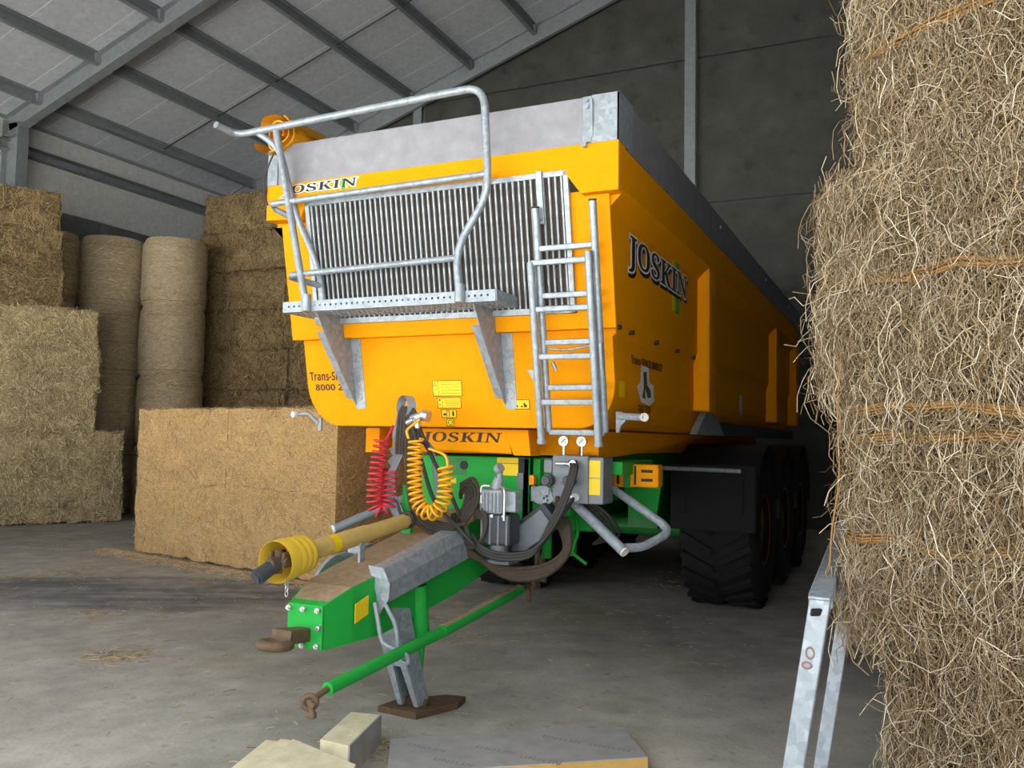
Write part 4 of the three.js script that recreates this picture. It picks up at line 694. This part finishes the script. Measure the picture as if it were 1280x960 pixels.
  H([[-2.8, 1.7, -4.66], [-2.72, 1.5, -4.7], [-2.62, 1.28, -4.76], [-2.55, 1.08, -4.82]], 0.012, M.hose);
  H([[-2.97, 1.2, -4.72], [-2.93, 1.12, -4.7], [-2.85, 1.13, -4.68], [-2.84, 1.06, -4.7], [-2.95, 1.03, -4.72], [-3.0, 1.1, -4.73]], 0.011, M.hose);
  for (let k = 0; k < 4; k++) H([[-2.42 - k * 0.02, 1.1, -4.86], [-2.5, 1.18 + k * 0.02, -4.84], [-2.56 - k * 0.015, 1.06, -4.84], [-2.5, 0.95 - k * 0.01, -4.84], [-2.42, 0.99, -4.85], [-2.43 + k * 0.01, 1.12, -4.86], [-2.52, 1.22, -4.9]], 0.009, k % 2 ? M.hose : M.hoseGrey);
  // big bundle sweeping under the pump to the valve block
  for (let k = 0; k < 4; k++) { const o = k * 0.02; H([[-2.66, 1.12 - o, -4.9], [-2.6, 0.98 - o, -4.88], [-2.48 + o * 0.4, 0.86 - o * 0.4, -4.9], [-2.27, 0.745 + o * 0.9, -4.92], [-2.05, 0.77 + o, -4.96], [-1.92 - o * 0.3, 0.9 + o * 0.4, -5.02], [-1.93 - o, 1.05, -5.08], [-2.0 - o, 1.1, -5.2]], k < 2 ? 0.02 : 0.015, M.hoseGrey, 80); }
  for (let k = 0; k < 3; k++) { const o = k * 0.018; H([[-2.5, 1.0 - o, -4.86], [-2.4, 0.93 - o, -4.82], [-2.26, 0.9 - o, -4.84], [-2.1, 0.93 - o * 0.8, -4.9], [-1.99 - o, 1.08, -4.98], [-1.93 - o, 1.26, -5.06], [-1.9 - o, 1.42, -5.12], [-1.93 - o, 1.47, -5.18]], 0.012, M.hose, 70); }
  H([[-2.05, 1.24, -5.18], [-2.03, 1.12, -5.1], [-2.1, 0.98, -5.06], [-2.14, 0.85, -5.06], [-2.1, 0.76, -5.02]], 0.015, M.hoseGrey); H([[-1.93, 1.24, -5.16], [-1.98, 1.12, -5.06], [-2.06, 0.98, -5.0], [-2.12, 0.92, -4.98]], 0.013, M.hose);
  for (let k = 0; k < 5; k++) H([[-1.98 + k * 0.03, 1.2, -5.35], [-1.9 + k * 0.035, 1.1, -5.4], [-1.86 + k * 0.03, 0.98, -5.5], [-1.95, 0.9, -5.6]], 0.01, M.hose, 30);
}
{ // hydraulic pump unit
  const p = tp('pump_unit', [rbox(-2.455, -2.25, 0.94, 1.135, -5.05, -4.88, 0.02)], M.darkPaint, trailer, 'dark hydraulic pump reservoir');
  for (let i = 0; i < 4; i++) tp('rib', rbox(-2.45 + i * 0.058, -2.435 + i * 0.058, 0.945, 1.13, -4.885, -4.872, 0.005), M.greyPaint, p);
  const hd = tp('pump_head', [rbox(-2.465, -2.3, 1.135, 1.29, -5.04, -4.87, 0.025), rbox(-2.3, -2.22, 1.15, 1.28, -5.0, -4.9, 0.01), cyl(V(-2.38, 1.29, -4.95), V(-2.36, 1.36, -4.95), 0.04, 0.03), cyl(V(-2.36, 1.34, -4.95), V(-2.35, 1.42, -4.94), 0.02), cyl(V(-2.37, 1.41, -4.94), V(-2.34, 1.43, -4.93), 0.032)], M.galvDull, p, 'silver cast pump head');
  for (let i = 0; i < 6; i++) tp('fin', rbox(-2.452 + i * 0.026, -2.442 + i * 0.026, 1.15, 1.27, -4.872, -4.862, 0.004), M.greyPaint, hd);
  for (const x of [-2.45, -2.37, -2.29]) tp('bolt', cyl(V(x, 1.125, -4.88), V(x, 1.125, -4.868), 0.01), M.zinc, p);
  tp('mount', [cyl(V(-2.36, 0.84, -4.96), V(-2.36, 0.95, -4.96), 0.06), rbox(-2.46, -2.26, 0.82, 0.845, -5.05, -4.9, 0.006)], M.greyPaint, p);
  tp('bleed_pipe', [tube([[-2.44, 1.2, -4.86], [-2.45, 1.3, -4.88], [-2.4, 1.31, -4.9]], 0.008, 16, 6), tube([[-2.28, 1.1, -4.86], [-2.285, 1.28, -4.87], [-2.33, 1.31, -4.9]], 0.009, 16, 6)], M.zinc, p);
  const gd = tp('side_shield', extrude([[-2.34, 0.88], [-2.31, 1.03], [-2.14, 1.16], [-2.05, 1.06], [-2.1, 0.99], [-2.24, 0.89]], 0.03, 0.005).translate(0, 0, -5.14), M.greyPaint, trailer, 'light grey shield plate');
  tp('shield_edge', extrude([[-2.31, 1.03], [-2.14, 1.16], [-2.05, 1.06], [-2.02, 1.08], [-2.13, 1.2], [-2.32, 1.06]], 0.14, 0.004).translate(0, 0, -5.27), M.darkPaint, gd);
}
{ // valve box with knobs and gauges
  const v = tp('valve_box', [rbox(-2.1, -1.85, 1.2, 1.51, -5.4, -5.2, 0.012), rbox(-1.86, -1.755, 1.2, 1.5, -5.42, -5.22, 0.01), rbox(-2.16, -2.1, 1.39, 1.48, -5.25, -5.2, 0.01)], M.greyPaint, trailer, 'grey brake valve box');
  for (const [a, b] of [[1.37, 1.48], [1.26, 1.365]]) tp('warning_sticker', box(-1.85, -1.775, a, b, -5.219, -5.217), M.sticker, v);
  for (const x of [-2.11, -1.965]) { const k = tp('knob', [cyl(V(x, 1.345, -5.2), V(x, 1.345, -5.13), 0.037), cyl(V(x, 1.345, -5.13), V(x, 1.345, -5.115), 0.03, 0.026)], M.darkPaint, v); void k; }
  tp('lever', [cyl(V(-2.06, 1.455, -5.17), V(-1.92, 1.455, -5.17), 0.012), cyl(V(-1.94, 1.455, -5.2), V(-1.94, 1.455, -5.15), 0.024), cyl(V(-2.02, 1.245, -5.17), V(-1.9, 1.245, -5.17), 0.012), cyl(V(-1.92, 1.245, -5.2), V(-1.92, 1.245, -5.15), 0.026)], M.zinc, v);
  for (const x of [-2.03, -1.905]) {
    const g = tp('gauge', [cyl(V(x, 1.6, -5.24), V(x, 1.6, -5.215), 0.032, 0.032, 24), cyl(V(x, 1.51, -5.23), V(x, 1.57, -5.23), 0.009)], M.zinc, v, 'round pressure gauge');
    tp('dial', [cyl(V(x, 1.6, -5.215), V(x, 1.6, -5.212), 0.027, 0.027, 24)], M.white, g); tp('needle', beam(V(x - 0.012, 1.59, -5.211), V(x + 0.012, 1.612, -5.211), 0.003, 0.002, V(0, 0, 1), 0.0005), M.black, g);
  }
  tp('round_plate', [extrude([...arc(0, 0, 0.085, 0.062, 0.9, 2 * Math.PI - 0.4, 24), [0.05, 0.05]], 0.015, 0.003, [circle(0.01, -0.02, 0.008), circle(0.035, -0.03, 0.008), circle(0.03, -0.005, 0.008)]).translate(-2.16, 1.245, -5.21), rbox(-2.25, -2.2, 1.2, 1.3, -5.25, -5.2, 0.008)], M.galvDull, trailer, 'round grey plate with three holes');
}
{ // tube bumpers, marker stakes, chock, mudguards, wheels
  const U = tp('guard_tube', pipe([[-2.06, 1.24, -5.36], [-1.6, 0.925, -5.17]], 0.034, 0.1), M.galvDull, trailer, 'grey tube with white end cap');
  tp('end_cap', cyl(V(-1.605, 0.929, -5.172), V(-1.59, 0.918, -5.165), 0.032), M.white, U);
  tp('guard_tube', pipe([[-1.61, 0.94, -5.22], [-1.52, 0.94, -5.3], [-1.38, 1.03, -5.52], [-1.88, 1.32, -5.62]], 0.028, 0.1), M.galvDull, trailer);
  const L = tp('guard_tube', pipe([[-3.66, 0.955, -5.0], [-3.2, 1.2, -5.3]], 0.032, 0.1), M.greyPaint, trailer, 'grey tube with white end cap'); tp('end_cap', cyl(V(-3.655, 0.958, -5.003), V(-3.67, 0.95, -4.99), 0.031), M.white, L);
  const sr = tp('stake_holder', [...pipe([[-1.62, 1.76, -5.12], [-1.45, 1.755, -5.08]], 0.022, 0.05), extrude([[-1.64, 1.79], [-1.61, 1.79], [-1.55, 1.76], [-1.61, 1.7], [-1.62, 1.66], [-1.64, 1.66]], 0.03).translate(0, 0, -5.14)], M.galvDull); tp('end_cap', cyl(V(-1.455, 1.755, -5.082), V(-1.445, 1.755, -5.07), 0.026), M.white, sr);
  const sl = tp('stake_holder', [...pipe([[-4.1, 1.76, -5.08], [-4.0, 1.77, -5.1], [-3.92, 1.7, -5.12]], 0.014, 0.02), rbox(-3.925, -3.895, 1.64, 1.74, -5.14, -5.12, 0.004)], M.galvDull); tp('end_cap', cyl(V(-4.1, 1.76, -5.09), V(-4.11, 1.758, -5.06), 0.024), M.white, sl);
  const ck = tp('wheel_chock', [rbox(-1.85, -1.7, 1.29, 1.45, -5.8, -5.7, 0.012), rbox(-1.7, -1.52, 1.295, 1.45, -5.8, -5.68, 0.012)], M.yellow, trailer, 'yellow plastic wheel chock');
  tp('strap', rbox(-1.77, -1.72, 1.285, 1.455, -5.7, -5.69, 0.004), M.darkGreen, ck); tp('slot', [box(-1.64, -1.56, 1.395, 1.415, -5.681, -5.679), box(-1.64, -1.56, 1.335, 1.355, -5.681, -5.679), box(-1.69, -1.675, 1.31, 1.44, -5.681, -5.679), box(-1.82, -1.8, 1.31, 1.43, -5.701, -5.699)], M.black, ck);  // shade inside the slots painted as flat black strips
  const tyreProf = [[0.3, -0.33], [0.42, -0.36], [0.58, -0.365], [0.67, -0.34], [0.71, -0.28], [0.72, -0.15], [0.72, 0.15], [0.71, 0.28], [0.67, 0.34], [0.58, 0.365], [0.42, 0.36], [0.3, 0.33], [0.3, -0.33]].map(([r, y]) => new THREE.Vector2(r, y));
  const tg = [new THREE.LatheGeometry(tyreProf, 56).rotateZ(Math.PI / 2)];
  for (let i = 0; i < 26; i++) for (const s of [1, -1]) tg.push(new THREE.BoxGeometry(0.32, 0.04, 0.06).rotateY(s * 0.5).translate(s * 0.18, 0.73, 0).rotateX((i + (s > 0 ? 0.5 : 0)) / 26 * Math.PI * 2));
  const tyreG = metreUV(clean(mergeGeometries(tg.map(clean)))), rimProf = [[0.0, 0.3], [0.12, 0.3], [0.14, 0.22], [0.26, 0.2], [0.29, 0.26], [0.33, 0.34], [0.35, 0.34], [0.34, 0.2], [0.3, 0.0]].map(([r, y]) => new THREE.Vector2(r, y));
  for (const z of [-8.75, -10.3, -11.85]) for (const s of [1, -1]) {
    const ty = shared('tyre', tyreG, M.rubber, trailer); ty.position.set(s * 1.16, 0.755, z + 9); ty.userData.label = 'wide black flotation tyre';
    const rimG = metreUV(clean(new THREE.LatheGeometry(rimProf, 32).rotateZ(-s * Math.PI / 2))); shared('wheel_rim', rimG, M.rim, ty);
    const mg = []; { const pos = [], x0 = XC + s * 1.155 - 0.385, x1 = x0 + 0.77, r = 0.83; for (let i = 0; i < 14; i++) { const a0 = Math.PI * (0.02 + 0.96 * i / 14), a1 = Math.PI * (0.02 + 0.96 * (i + 1) / 14); for (const rad of [r, r - 0.015]) { const q = [[x0, a0], [x1, a0], [x1, a1], [x0, a1]].map(([x, a]) => [x, 0.755 + rad * Math.sin(a), z + rad * Math.cos(a)]); for (const k of [0, 1, 2, 0, 2, 3]) pos.push(...q[k]); } } const g = new THREE.BufferGeometry(); g.setAttribute('position', new THREE.Float32BufferAttribute(pos, 3)); g.computeVertexNormals(); mg.push(g); }
    const mud = tp('mudguard', mg, M.black, trailer, 'black mudguard');
    if (z > -9) { tp('mud_flap', [rbox(XC + s * 1.155 - 0.385, XC + s * 1.155 + 0.385, 0.8, 1.4, -7.915, -7.9, 0.006), rbox(XC + s * 1.155 - 0.3, XC + s * 1.155 - 0.24, 0.95, 1.36, -7.9, -7.885, 0.004), rbox(XC + s * 1.155 + 0.22, XC + s * 1.155 + 0.28, 0.95, 1.36, -7.9, -7.885, 0.004)], M.rubber, mud); tp('flap_bar', cyl(V(XC + s * 0.66, 1.36, -7.87), V(XC + s * 1.42, 1.35, -7.87), 0.02), M.galvDull, mud); }
  }
}
renderer.render(scene, camera);
